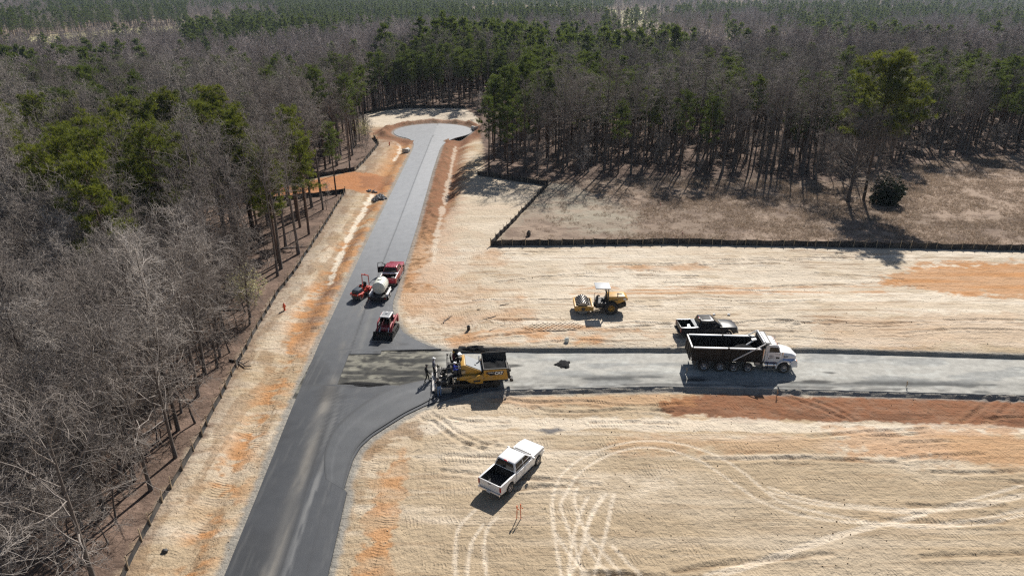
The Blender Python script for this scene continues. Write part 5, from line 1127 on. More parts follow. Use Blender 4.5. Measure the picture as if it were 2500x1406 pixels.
def track_loader(loc, rz):
    r = empty('track_loader', loc, rz, 'dark red compact track loader with lowered black bucket facing the camera', 'track loader'); r.scale = (VS,) * 3
    for s in (-1, 1): crawler(r, -.75, .75, s * .78, .40, .68, 5, shoes=30)
    MB().prism([(-1.2, .45), (.85, .38), (.95, .75), (.75, 1.0), (-1.15, 1.30), (-1.3, 1.1)], -.56, .56).build('body', M['loader_red'], r, bevel=.04)
    MB().prism([(-1.30, .8), (-.6, .8), (-.6, 1.52), (-1.15, 1.50), (-1.30, 1.35)], -.62, .62).build('engine_cover', M['loader_red'], r, bevel=.05)
    # cab: posts, roof, dark interior, glass
    for s in (-1, 1):
        MB().bar((.72, s * .48, .95), (.55, s * .48, 2.02), .07).bar((-.58, s * .48, 1.2), (-.58, s * .48, 2.02), .09).bar((-.58, s * .48, 2.0), (.55, s * .48, 2.0), .07).build('cab_post', M['dark_grey'], r)
        panel([(-.52, s * .46, 1.25), (.60, s * .46, 1.15), (.50, s * .46, 1.96), (-.52, s * .46, 1.96)], (0, s, 0), .01).build('side_screen', M['glass'], r)
    MB().box((-.02, 0, 2.06), (1.30, 1.08, .09), tx=.96, ty=.94).build('roof', M['dusty_white'], r, bevel=.03); MB().box((-.08, 0, 2.115), (.95, .86, .012)).build('roof_panel', M['galv'], r)
    MB().box((-.50, 0, 1.5), (.06, .9, 1.0)).box((0, 0, 1.0), (1.1, .94, .06)).build('cab_rear', M['liner'], r)
    MB().box((-.25, 0, 1.18), (.45, .46, .18)).box((-.42, 0, 1.5), (.12, .46, .55)).build('seat', M['black_steel'], r, bevel=.04)
    MB().box((.78, 0, .86), (.14, .8, .12)).build('front_step', M['steel'], r, bevel=.02)
    for s in (-1, 1):
        a = MB(); a.bar((-1.18, s * .80, 1.55), (.55, s * .80, 1.30), .13, .22); a.bar((.55, s * .80, 1.30), (1.15, s * .72, .62), .13, .20); a.bar((1.15, s * .72, .62), (1.28, s * .62, .35), .12, .18); a.build('lift_arm', M['loader_red'], r, bevel=.02)
        MB().prism([(-1.32, .8), (-1.0, .8), (-1.02, 1.6), (-1.3, 1.62)], s * .70, s * .88).build('arm_tower', M['loader_red'], r, bevel=.02)
        MB().cyl((-.7, s * .80, .95), (.1, s * .80, 1.30), .05).build('lift_cylinder', M['chrome'], r); MB().cyl((.78, s * .45, .98), (1.22, s * .45, .66), .045).build('tilt_cylinder', M['chrome'], r)
        MB().cyl((.60, s * .42, 2.0), (.66, s * .42, 2.0), .06).build('work_light', M['lamp'], r)
    # bucket: curved shell, side plates, cutting edge
    bp = [(1.42, .80), (1.30, .62), (1.27, .35), (1.36, .12), (1.60, .03), (2.05, .015), (2.05, .035), (1.62, .06), (1.40, .15), (1.32, .36), (1.345, .60), (1.46, .78)]
    bk = MB().prism(bp, -1.03, 1.03).build('bucket', M['black_steel'], r)
    for s in (-1, 1): MB().prism([(1.42, .80), (1.27, .35), (1.36, .12), (1.60, .03), (2.05, .02), (1.75, .30)], s * 1.00, s * 1.03).build('side_plate', M['black_steel'], bk)
    MB().box((2.03, 0, .028), (.14, 2.06, .03)).build('cutting_edge', M['steel'], bk)
    MB().cyl((1.20, -1.05, .36), (1.20, 1.05, .36), .05).build('attachment_bar', M['black_steel'], r)
    return r
LOADER = track_loader((-11.72, 57.0, zr), rad(-97))

# ---------------------------------------------------------------- small tandem roller, facing +X
def tandem_roller(loc, rz):
    r = empty('tandem_roller', loc, rz, 'small orange-red tandem roller with roll bar on the main road', 'roller'); r.scale = (VS,) * 3
    for x in (.80, -.80):
        d = MB().lathe([(-.60, .0), (-.60, .30), (-.56, .36), (.56, .36), (.60, .30), (.60, .0)], (x, 0, .36), n=30).build('drum', M['steel'], r, smooth=True)
        for s in (-1, 1): MB().prism([(x - .16, .28), (x + .16, .28), (x + .22, .80), (x - .22, .80)], s * .62, s * .67).build('drum_yoke', M['orange_red'], r, bevel=.02)
        MB().box((x * 1.5, 0, .42), (.03, 1.15, .1)).build('scraper', M['black_steel'], r)
    MB().prism([(.30, .62), (1.32, .62), (1.38, .74), (1.34, .86), (.30, .86)], -.63, .63).build('front_frame', M['orange_red'], r, bevel=.03)
    MB().prism([(.30, .86), (1.30, .86), (1.26, 1.12), (1.10, 1.25), (.30, 1.32)], -.46, .46, fn=lambda x, y, z: (x, y * (1 - .15 * max(0, (z - .86) / .4)), z)).build('engine_hood', M['dark_grey_blue'], r, bevel=.05)
    MB().box((1.28, 0, 1.03), (.06, .5, .18)).build('hood_grille', M['black_steel'], r, bevel=.02)
    MB().prism([(-.20, .40), (.28, .40), (.28, .80), (-.20, .80)], -.30, .30).build('articulation', M['black_steel'], r)
    MB().prism([(-1.30, .66), (-.15, .60), (-.10, .78), (-.5, .86), (-1.22, .92), (-1.34, .82)], -.63, .63).build('rear_frame', M['orange_red'], r, bevel=.03)
    for s in (-1, 1):
        MB().box((-.62, s * .50, .99), (.52, .26, .24)).build('side_tank', M['orange_red'], r, bevel=.06); MB().cyl((-.95, s * .52, .95), (-.95, s * .52, 1.04), .07).build('tank_cap', M['lamp'] if s > 0 else M['dark_grey'], r)
        MB().cyl((1.33, s * .45, .78), (1.39, s * .45, .78), .05).build('headlight', M['lamp'], r); MB().tube([(-.1, s * .55, .9), (-.1, s * .55, 1.22), (-.45, s * .55, 1.25), (-.7, s * .55, 1.1)], .018).build('handrail', M['dark_grey'], r)
    MB().box((-.58, 0, 1.05), (.40, .44, .14)).box((-.78, 0, 1.32), (.12, .44, .46), ry=-.12).build('seat', M['black_steel'], r, bevel=.05)
    MB().box((.18, 0, 1.2), (.14, .36, .3)).build('console', M['dark_grey'], r, bevel=.03)
    MB().lathe([(-.012, .17), (.012, .17), (.012, .14), (-.012, .14), (-.012, .17)], (.0, 0, 1.46), 'Z', 16).cyl((.14, 0, 1.3), (0, 0, 1.46), .02).build('steering_wheel', M['rubber'], r)
    MB().bar((-.95, -.48, .85), (-.95, -.44, 2.32), .07).bar((-.95, .48, .85), (-.95, .44, 2.32), .07).bar((-.95, -.475, 2.32), (-.95, .475, 2.32), .07, .10).build('roll_bar', M['orange_red'], r)
    MB().cyl((-.95, 0, 2.36), (-.95, 0, 2.48), .05).build('beacon', M['orange_red'], r)
    return r
M['dark_grey_blue'] = mat('slate_hood', (.05, .065, .085), .35, var=.1, dirt=DUST, dirt_amt=.08)
tandem_roller((-15.75, 65.0, zr), rad(-113))

# ---------------------------------------------------------------- water tank trailer, drawbar to +X
def tank_trailer(loc, rz):
    r = empty('tank_trailer', loc, rz, 'white plastic water tank on a black trailer behind the red pickup', 'trailer'); r.scale = (VS,) * 3
    MB().box((0, 0, .62), (3.0, 1.66, .08)).box((0, .7, .54), (3.0, .08, .12)).box((0, -.7, .54), (3.0, .08, .12)).build('deck', M['black_steel'], r)
    MB().bar((1.45, .6, .55), (2.6, 0, .52), .08).bar((1.45, -.6, .55), (2.6, 0, .52), .08).cyl((2.5, 0, .1), (2.5, 0, .75), .04).build('drawbar', M['black_steel'], r)
    prof = [(-.98, 0), (-.98, .60), (-.90, .72), (-.80, .75)]
    for k in range(4): x = -.62 + k * .42; prof += [(x, .755), (x + .02, .735), (x + .06, .735), (x + .08, .755)]
    prof += [(.80, .75), (.90, .72), (.98, .60), (.98, 0)]
    tk = MB().lathe(prof, (.25, 0, 1.44), 'X', 36).build('tank', M['tank'], r, smooth=True)
    MB().cyl((.25, 0, 2.16), (.25, 0, 2.28), .24, n=20).build('tank_lid', M['tank'], tk, smooth=True); MB().cyl((-.735, .12, 1.05), (-.76, .12, 1.05), .22, n=20).build('end_boss', M['tank'], tk)
    for k in (-.35, .85): MB().lathe([(-.03, .765), (.03, .765), (.03, .75), (-.03, .75), (-.03, .765)], (k, 0, 1.44), 'X', 30).build('tank_band', M['steel'], r)
    for x in (-.4, .25, .9): MB().prism([(-.72, .66), (.72, .66), (.6, 1.0), (.3, .80), (-.3, .80), (-.6, 1.0)], x - .05, x + .05, axis='X').build('tank_cradle', M['black_steel'], r)
    for s in (-1, 1):
        wheel(r, (-.38, s * .96, .33), .33, .20, .2, s, 5, 'dusty_white'); wheel(r, (.36, s * .96, .33), .33, .20, .2, s, 5, 'dusty_white')
        MB().prism([(-.85, .60), (-.78, .76), (.76, .76), (.86, .60), (.92, .60), (.80, .80), (-.82, .80), (-.92, .60)], s * .84, s * 1.10).build('fender', M['dusty_white'], r)
        MB().box((.4, s * .84, .68), (2.2, .1, .08)).build('side_rail', M['dusty_white'], r)
        MB().box((-1.52, s * .92, .60), (.10, .30, .42)).build('tail_light_box', M['black_steel'], r, bevel=.02); MB().box((-1.575, s * .92, .62), (.012, .16, .1)).build('tail_light', M['taillight'], r)
    MB().cyl((-.38, -.95, .33), (-.38, .95, .33), .05).cyl((.36, -.95, .33), (.36, .95, .33), .05).build('axle', M['black_steel'], r)
    MB().box((-1.15, 0, .70), (.7, 1.6, .05)).box((-1.5, 0, .52), (.08, 1.8, .22)).build('rear_deck', M['dark_grey'], r)
    return r
tank_trailer((-13.72, 64.75, zr), rad(86))

# ---------------------------------------------------------------- asphalt paver, hopper to +X
def paver(loc, rz):
    r = empty('asphalt_paver', loc, rz, 'yellow tracked asphalt paver laying the mat at the junction', 'paver'); r.scale = (VS,) * 3
    for s in (-1, 1): crawler(r, -.75, 2.1, s * .98, .42, .80, 8, 'black_steel', shoes=46)
    MB().box((.7, 0, .85), (3.4, 1.5, .5)).build('frame', M['black_steel'], r)
    # hopper: two wings with black inside, yellow outer skins, front apron
    for s in (-1, 1):
        MB().prism([(s * .25, 1.02), (s * 1.28, 1.18), (s * 1.52, 2.12), (s * 1.44, 2.14), (s * 1.18, 1.28), (s * .25, 1.10)], 1.05, 3.30, axis='X').build('hopper_wing', M['black_steel'], r)
        panel([(1.02, s * 1.30, 1.12), (3.16, s * 1.30, 1.12), (3.02, s * 1.52, 2.06), (1.02, s * 1.52, 2.06)], (0, s, -.22), .03, .05).build('hopper_skin', M['yellow'], r)
        panel([(1.02, s * 1.27, .86), (3.20, s * 1.27, .86), (3.20, s * 1.30, 1.14), (1.02, s * 1.30, 1.14)], (0, s, 0), .02, .05).build('lower_skin', M['yellow'], r)
        if s < 0:
            nrm = Vector((0, s, -.22)).normalized()
            dp = MB(); pts = [(1.25, 1.85), (1.25, 1.62), (1.62, 1.42), (2.72, 1.46), (2.82, 1.82), (2.75, 1.90)]
            fy = lambda z: s * (1.30 + .22 * (z - 1.12) / .94)
            a = [Vector((x, fy(z), z)) + nrm * .034 for x, z in pts]; b = [Vector((x, fy(z), z)) + nrm * .044 for x, z in pts]; n = len(pts)
            dp.add(a + b, [tuple(range(n)), tuple(range(2 * n - 1, n - 1, -1))] + [(i, (i + 1) % n, n + (i + 1) % n, n + i) for i in range(n)]); dp.build('nameplate', M['decal_black'], r)
            tilt = PI / 2 + math.atan2(.22, .94)
            p = Vector((2.36, fy(1.66), 1.66)) + nrm * .046; lettering('CAT', .46, p, (tilt, 0, 0), M['decal_white'], r, sx=.80, bold=.022)
            p = Vector((1.66, fy(1.74), 1.74)) + nrm * .046; lettering('AP1055F', .15, p, (tilt, 0, 0), M['decal_white'], r, sx=.9, bold=.004)
            p = Vector((1.36, fy(1.70), 1.70)) + nrm * .046; MB().box((0, 0, 0), (.05, .004, .07)).build('red_mark', M['taillight'], r).location = p
    MB().box((1.04, 0, 1.55), (.06, 2.7, 1.0)).build('hopper_back', M['black_steel'], r); MB().prism([(3.20, .95), (3.42, 1.0), (3.36, 1.32), (3.22, 1.36)], -1.3, 1.3).build('apron', M['rubber'], r)
    MB().box((2.2, 0, 1.0), (2.2, 1.2, .08)).build('hopper_floor', M['black_steel'], r)
    n = 16; X, Y = np.meshgrid(np.linspace(1.1, 3.1, n), np.linspace(-1.0, 1.0, n)); link_mesh('hopper_load', grid_mesh('hopper_load', X, Y, 1.16 + .3 * fbm(X * 2, Y * 2, 401, 3) + .25 * np.abs(Y)), r, M['asphalt_loose'])
    for s in (-1, 1):
        MB().cyl((3.55, s * .55, .62), (3.55, s * 1.15, .62), .14, n=14).build('push_roller', M['black_steel'], r); MB().bar((3.2, s * .8, .75), (3.55, s * .8, .62), .12).build('push_roller_arm', M['black_steel'], r)
        MB().cyl((3.35, s * 1.36, 1.05), (3.30, s * 1.42, 1.7), .035).box((3.42, s * 1.36, .85), (.16, .14, .34)).build('hopper_bracket', M['black_steel'], r)
    # engine section with open sloping lid
    MB().prism([(-1.35, 1.02), (1.0, .86), (1.0, 1.30), (-.2, 1.42), (-1.35, 1.40)], -1.27, 1.27).build('side_body', M['yellow'], r, bevel=.03)
    for s in (-1, 1):
        MB().prism([(.05, .62), (.95, .62), (1.0, 1.45), (.80, 1.50), (-.6, 1.06)], s * 1.22, s * 1.36).build('side_skirt', M['yellow'], r, bevel=.02)
        panel([(.10, s * 1.365, .82), (.72, s * 1.365, .82), (.72, s * 1.365, 1.02), (.10, s * 1.365, .98)], (0, s, 0), .008).build('side_grille', M['black_steel'], r)
        MB().bar((.98, s * 1.30, .9), (.98, s * 1.30, 1.62), .10).build('corner_post', M['yellow'], r)
    MB().prism([(-.95, 1.40), (.85, 1.36), (.85, 1.62), (-.60, 2.35), (-.95, 2.30)], -.95, .95).build('engine_hood', M['yellow'], r, bevel=.03)
    panel([(.80, -.86, 1.66), (.80, .86, 1.66), (-.52, .86, 2.34), (-.52, -.86, 2.34)], (.46, 0, .88), .035, .05).build('radiator_lid', M['galv'], r); MB().box((.35, -.3, 1.96), (.14, .1, .05), ry=.48).build('lid_handle', M['black_steel'], r)
    panel([(.90, -.95, 1.60), (.90, .95, 1.60), (.78, .95, 1.68), (.78, -.95, 1.68)], (.46, 0, .88), .05, .06).build('lid_edge', M['dusty_white'], r)
    MB().cyl((.75, .55, 1.7), (.75, .55, 2.35), .06).build('exhaust_pipe', M['chrome'], r); MB().box((-.75, -.95, 1.72), (.35, .3, .28)).build('supply_box', M['wood'], r)
    # operator station
    MB().box((-1.55, 0, 1.42), (1.3, 2.6, .10)).build('station_floor', M['black_steel'], r)
    for s in (-1, 1):
        MB().box((-1.55, s * .95, 1.72), (.46, .48, .14)).box((-1.80, s * .95, 2.05), (.12, .48, .60), ry=-.15).build('seat', M['black_steel'], r, bevel=.05)
        MB().box((-1.12, s * .95, 1.95), (.22, .55, .55), ry=.2).build('control_console', M['dark_grey'], r, bevel=.04); MB().box((-1.02, s * .95, 2.26), (.06, .42, .22), ry=.3).build('console_screen', M['glass'], r)
        MB().tube([(-2.15, s * 1.28, 1.45), (-2.15, s * 1.28, 2.35), (-1.2, s * 1.28, 2.35), (-1.0, s * 1.28, 1.45)], .022).tube([(-2.15, s * 1.28, 1.9), (-1.1, s * 1.28, 1.9)], .018).build('guard_rail', M['dark_grey'], r)
        MB().bar((-1.5, s * 1.36, .55), (-1.5, s * 1.36, 1.4), .05).bar((-1.2, s * 1.36, .55), (-1.2, s * 1.36, 1.4), .05).box((-1.35, s * 1.38, .7), (.32, .08, .04)).box((-1.35, s * 1.38, 1.05), (.32, .08, .04)).build('ladder', M['dark_grey'], r)
    MB().cyl((-.95, .1, 2.35), (-.95, .1, 2.62), .16, n=14).build('air_filter', M['black_steel'], r); MB().box((-1.0, .75, 2.55), (.35, .5, .12), rz=.3).build('folded_canopy', M['dusty_white'], r, bevel=.03)
    MB().cyl((-2.05, 0, 1.45), (-2.05, 0, 2.95), .03).box((-2.05, 0, 3.0), (.12, .12, .16)).build('light_mast', M['dark_grey'], r)
    MB().box((-1.3, .95, 2.55), (.5, .08, .9)).box((-1.75, .55, 2.35), (.08, .5, .8)).build('operator_shield', M['black_steel'], r, bevel=.02)
    # auger, tow arms and screed
    MB().cyl((-1.75, -1.5, .42), (-1.75, 1.5, .42), .09).build('auger_shaft', M['black_steel'], r)
    for k in range(9): MB().lathe([(-.02, .20), (.02, .20)], (-1.75, -1.4 + k * .35, .42), 'Y', 14).build('auger_flight', M['black_steel'], r)
    for s in (-1, 1): MB().bar((.2, s * 1.42, .62), (-2.35, s * 1.42, .72), .10, .20).build('tow_arm', M['black_steel'], r); MB().cyl((-1.7, s * 1.42, .75), (-1.7, s * 1.42, 1.45), .05).build('lift_cylinder', M['chrome'], r)
    sc_ = MB().box((-2.75, 0, .36), (.95, 3.2, .50)).build('screed', M['black_steel'], r, bevel=.02)
    MB().box((-3.35, 0, .30), (.42, 3.1, .05)).build('screed_walkway', M['steel'], sc_); 
    for s in (-1, 1):
        MB().box((-2.6, s * 1.64, .34), (1.5, .05, .56)).build('end_gate', M['steel'], sc_); MB().box((-2.95, s * 1.35, 1.12), (.14, .34, .26), ry=.3).bar((-2.9, s * 1.35, .6), (-2.95, s * 1.35, 1.1), .04).build('screed_console', M['dark_grey'], sc_)
        MB().tube([(-3.1, s * .9, .6), (-3.1, s * .9, 1.25), (-3.1, s * .1, 1.25), (-3.1, s * .1, .6)], .02).build('screed_rail', M['steel'], sc_)
        for k in range(5): x = -2.3 - k * .16; MB().tube([(x, s * (.3 + .22 * k), 1.35), (x - .1, s * (.35 + .22 * k), .95), (x - .05, s * (.5 + .2 * k), .62)], .022, 6).build('hose', M['rubber'], sc_)
        MB().cyl((-2.5, s * .55, .62), (-2.5, s * .55, .95), .12, n=12).box((-2.45, s * 1.1, .78), (.4, .3, .34)).build('burner_box', M['black_steel'], sc_)
    for k in range(6): MB().box((-2.75 + .12 * (k % 3), -1.3 + .5 * k, .68), (.25, .22, .14), rz=k).build('screed_fitting', M['steel'] if k % 2 else M['dark_grey'], sc_, bevel=.02)
    return r
PAV_POS, PAV_RZ = (-3.35, 48.35, .03), rad(7)
paver(PAV_POS, PAV_RZ)
# ---------------------------------------------------------------- people
def person(loc, rz, pose, top, legs, label, hat=None, group=None):
    """one continuous skinned body facing +X; pose gives the joints"""
    root = empty('person', loc, rz, label, 'person', group); root.scale = (VS,) * 3
    J = dict(pel=(0, 0, .95), waist=(0, 0, 1.12), chest=(.01, 0, 1.38), neck=(.0, 0, 1.50), head0=(.02, 0, 1.60), head1=(.03, 0, 1.74),
             shL=(0, .19, 1.43), elL=(.02, .25, 1.15), wrL=(.12, .26, .92), shR=(0, -.19, 1.43), elR=(.02, -.25, 1.15), wrR=(.12, -.26, .92),
             hpL=(0, .10, .92), knL=(.03, .11, .50), anL=(-.02, .12, .09), toL=(.17, .13, .04), hpR=(0, -.10, .92), knR=(.03, -.11, .50), anR=(-.02, -.12, .09), toR=(.17, -.13, .04))
    J.update(pose)
    for s in 'LR':
        w_ = Vector(J['wr' + s]); e_ = Vector(J['el' + s]); d = (w_ - e_).normalized(); sd = Vector((0, 1, 0)).cross(d).normalized(); up = d.cross(sd)
        J['pa' + s] = tuple(w_ + d * .07)
        for k in range(4): J['f%d%s' % (k, s)] = tuple(w_ + d * (.155 - abs(k - 1.3) * .012) + sd * (k - 1.5) * .024 + up * .02)
        J['th' + s] = tuple(w_ + d * .085 + sd * .055)
    R = dict(pel=.15, waist=.135, chest=.165, neck=.06, head0=.085, head1=.09, sh=.075, el=.048, wr=.036, pa=.036, f=.011, th=.013, hp=.105, kn=.068, an=.052, to=.045)
    E = [('pel', 'waist'), ('waist', 'chest'), ('chest', 'neck'), ('neck', 'head0'), ('head0', 'head1')]
    for s in 'LR': E += [('chest', 'sh' + s), ('sh' + s, 'el' + s), ('el' + s, 'wr' + s), ('wr' + s, 'pa' + s), ('pel', 'hp' + s), ('hp' + s, 'kn' + s), ('kn' + s, 'an' + s), ('an' + s, 'to' + s), ('pa' + s, 'th' + s)] + [('pa' + s, 'f%d%s' % (k, s)) for k in range(4)]
    names = list(J); ix = {n: i for i, n in enumerate(names)}
    me = bpy.data.meshes.new('body'); me.from_pydata([J[n] for n in names], [(ix[a], ix[b]) for a, b in E], []); o = bpy.data.objects.new('body', me); COL.objects.link(o)
    md = o.modifiers.new('skin', 'SKIN'); md.use_smooth_shade = True; sk = me.skin_vertices[0].data
    for n, i in ix.items():
        k = n if n in R else n[:-1]; k = k if k in R else k[0]; q = R[k]; sk[i].radius = (q, q); sk[i].use_root = n == 'pel'
    sk[ix['chest']].radius = (.19, .125); sk[ix['pel']].radius = (.165, .12); sk[ix['waist']].radius = (.155, .115)
    o.modifiers.new('sub', 'SUBSURF').levels = 1; o.modifiers['sub'].render_levels = 1
    bpy.context.view_layer.update(); bme = bpy.data.meshes.new_from_object(o.evaluated_get(bpy.context.evaluated_depsgraph_get())); bpy.data.objects.remove(o); bpy.data.meshes.remove(me)
    for m in (M[top], M[legs], M['skin'], M['boot']): bme.materials.append(m)
    segs = [(Vector(J[a]), Vector(J[b]), a, b) for a, b in E]
    def cat_of(a, b):
        if b[:-1] == 'to': return 3
        if b[:2] in ('hp', 'kn', 'an'): return 1
        if a == 'neck' or a == 'head0' or b[:2] in ('pa', 'th') or b[0] == 'f': return 2
        return 0
    for p in bme.polygons:
        c = p.center; best = 1e9; m = 0
        for a, b, na, nb_ in segs:
            d = b - a; t = max(0, min(1, (c - a).dot(d) / d.length_squared)); q = (c - a - d * t).length / (.5 + R.get(na if na in R else na[:-1], .05) * 6)
            if q < best: best = q; m = cat_of(na, nb_)
        p.material_index = m; p.use_smooth = True
    bo = link_mesh('body', bme, root)
    h = Vector(J['head1']); f = MB()
    f.lathe([(-.015, .115), (.03, .112), (.075, .085), (.10, .0)], tuple(h + Vector((-.01, 0, .0))), 'Z', 14)
    if hat: f.box(tuple(h + Vector((.12, 0, .0))), (.12, .16, .02))
    f.build('hat' if hat else 'hair', M[hat] if hat else M['hair'], root, smooth=True)
    for s in (-1, 1): MB().box(tuple(h + Vector((.085, s * .035, -.065))), (.012, .022, .012)).build('eye', M['decal_black'], root); MB().box(tuple(h + Vector((0, s * .092, -.07))), (.04, .015, .06)).build('ear', M['skin'], root, bevel=.006)
    MB().box(tuple(h + Vector((.10, 0, -.095))), (.03, .026, .04)).build('nose', M['skin'], root, bevel=.008); MB().box(tuple(h + Vector((.085, 0, -.135))), (.012, .045, .010)).build('mouth', M['red_cloth'], root)
    return root
def on_paver(x, y, z): c, s = math.cos(PAV_RZ), math.sin(PAV_RZ); return (PAV_POS[0] + VS * (x * c - y * s), PAV_POS[1] + VS * (x * s + y * c), PAV_POS[2] + VS * z)
lean = dict(chest=(.20, 0, 1.32), waist=(.08, 0, 1.1), neck=(.28, 0, 1.42), head0=(.34, 0, 1.50), head1=(.38, 0, 1.62), shL=(.20, .19, 1.37), shR=(.20, -.19, 1.37), elL=(.40, .24, 1.15), elR=(.40, -.24, 1.15), wrL=(.60, .20, 1.10), wrR=(.60, -.20, 1.10))
walk = dict(knL=(.16, .11, .52), anL=(.18, .12, .10), toL=(.36, .12, .06), knR=(-.06, -.11, .50), anR=(-.26, -.12, .12), toR=(-.10, -.12, .05), elL=(-.14, .26, 1.18), wrL=(-.02, .27, .95), elR=(.12, -.26, 1.17), wrR=(.28, -.24, 1.0))
sit = dict(pel=(0, 0, .12), waist=(-.02, 0, .30), chest=(-.02, 0, .56), neck=(0, 0, .70), head0=(.03, 0, .80), head1=(.05, 0, .93), shL=(0, .19, .62), shR=(0, -.19, .62), elL=(.14, .26, .36), elR=(.14, -.26, .36), wrL=(.38, .22, .38), wrR=(.38, -.22, .38),
           hpL=(.05, .10, .11), hpR=(.05, -.10, .11), knL=(.46, .13, .14), knR=(.46, -.13, .14), anL=(.50, .13, -.28), anR=(.50, -.13, -.28), toL=(.68, .13, -.33), toR=(.68, -.13, -.33))
gz = .11
person((on_paver(-2.95, -2.02, 0)[0], on_paver(-2.95, -2.02, 0)[1], .03), PAV_RZ + 1.75, lean, 'dark_cloth', 'denim', 'worker in dark top and blue jeans leaning over the near end of the screed')
person((on_paver(-4.0, .35, 0)[0], on_paver(-4.0, .35, 0)[1], gz), PAV_RZ + .1, walk, 'dark_cloth', 'olive_cloth', 'worker in black hooded top walking behind the screed', hat='dark_cloth')
person(on_paver(-3.35, 1.1, .33), PAV_RZ - .2, dict(), 'grey_cloth', 'dark_cloth', 'worker in grey shirt and white helmet standing on the screed walkway', hat='helmet')
person(on_paver(-1.55, -.95, 1.74), PAV_RZ, sit, 'blue_cloth', 'dark_cloth', 'paver operator in bright blue shirt on the near seat', hat='helmet')
person(on_paver(-1.55, .95, 1.74), PAV_RZ + .2, sit, 'red_cloth', 'dark_cloth', 'second worker in dark red shirt on the far seat of the paver', hat='cap_yellow')
lc = LOADER.matrix_basis
p_ = Matrix.Rotation(rad(-97), 3, 'Z') @ Vector((-.27, 0, 1.24)) * VS + Vector(LOADER.location)
person(tuple(p_), rad(-97), {k: (v[0], v[1], max(v[2], -.18) if 'an' in k or 'to' in k else v[2]) for k, v in sit.items()}, 'grey_cloth', 'dark_cloth', 'track loader operator sitting inside the dark cab', hat='helmet')

# ---------------------------------------------------------------- silt fences
def silt_fence(name, P, label, step=1.7, h=.72, posts='wood', side=1, lean=.06):
    pts = [Vector((x, y, 0)) for x, y in P]; L = [0]
    for a, b in zip(pts, pts[1:]): L.append(L[-1] + (b - a).length)
    n = max(1, round(L[-1] / step)); rr = random.Random(len(P) * 7 + int(L[-1])); S = []
    for k in range(n + 1):
        d = L[-1] * min(1, max(0, (k + (rr.uniform(-.22, .22) if 0 < k < n else 0)) / n)); i = max(j for j in range(len(pts) - 1) if L[j] <= d + 1e-6); t = (d - L[i]) / (L[i + 1] - L[i]); p = pts[i].lerp(pts[i + 1], t); S.append((p.x + rr.uniform(-.06, .06), p.y + rr.uniform(-.06, .06)))
    root = empty(name, (S[0][0], S[0][1], zg1(*S[0])), 0, label, 'fence'); o0 = Vector(root.location)
    pm_ = {}
    for k, (x, y) in enumerate(S):
        d = Vector((S[min(k + 1, n)][0] - S[max(k - 1, 0)][0], S[min(k + 1, n)][1] - S[max(k - 1, 0)][1], 0)).normalized(); nn = Vector((d.y, -d.x, 0)) * side
        if 'p' not in pm_: pm_['p'] = MB().box((0, 0, .42), (.055, .055, 1.24)).build('post', M[posts], root).data; po = root.children[0]
        else: po = link_mesh('post', pm_['p'], root)
        po.location = Vector((x, y, zg1(x, y))) + nn * .045 - o0; po.rotation_euler = (rr.uniform(-.07, .07), rr.uniform(-.07, .07), rr.uniform(0, 1))
    for k in range(n):
        a = Vector((*S[k], zg1(*S[k]))); b = Vector((*S[k + 1], zg1(*S[k + 1]))); d = (b - a).normalized(); nn = Vector((d.y, -d.x, 0)).normalized() * side; m = 7; vs = []
        hk = [h * rr.uniform(.86, 1.08) for _ in range(2)]
        for sft in (0, .012):
            for i in range(m):
                t = i / (m - 1); q = a.lerp(b, t); bul = math.sin(t * PI); hh = hk[0] * (1 - t) + hk[1] * t - .07 * bul
                for j, fz in enumerate((-.06, .25, .55, .8, 1.0)): vs.append(q + nn * (sft - .10 * bul * math.sin(fz * 2.6) + rr.uniform(-.015, .015) * (0 < i < m - 1)) + Vector((0, 0, hh * fz if fz > 0 else -.08)) - o0)
        fs = []; N = m * 5
        for i in range(m - 1):
            for j in range(4): q0 = i * 5 + j; fs += [(q0, q0 + 5, q0 + 6, q0 + 1), (N + q0, N + q0 + 1, N + q0 + 6, N + q0 + 5)]
            fs.append((i * 5 + 4, i * 5 + 9, N + i * 5 + 9, N + i * 5 + 4))
        MB().add(vs, fs).build('fabric_panel', M['fabric'], root, smooth=True)
    return root
silt_fence('silt_fence', FENCE_A, 'long black silt fence between the west wood and the sandy verge', side=1, h=.5)
silt_fence('silt_fence', FENCE_A2, 'black silt fence on the near side of the orange track into the wood', side=1)
silt_fence('silt_fence', FENCE_B, 'black silt fence on the far side of the orange track into the wood', side=-1)
silt_fence('silt_fence', FENCE_B2, 'short silt fence at the wood edge left of the turning circle', side=1)
silt_fence('silt_fence', FENCE_C, 'dark silt fence closing the clearing behind the turning circle', h=.85)
silt_fence('silt_fence', FENCE_D1, 'black silt fence across the foot of the tree belt', h=.85)
silt_fence('silt_fence', FENCE_D2, 'black silt fence running diagonally from wood edge to the field corner', h=.8)
silt_fence('silt_fence', FENCE_D3, 'long straight black silt fence between sandy lot and brown field', step=1.45, h=.80)

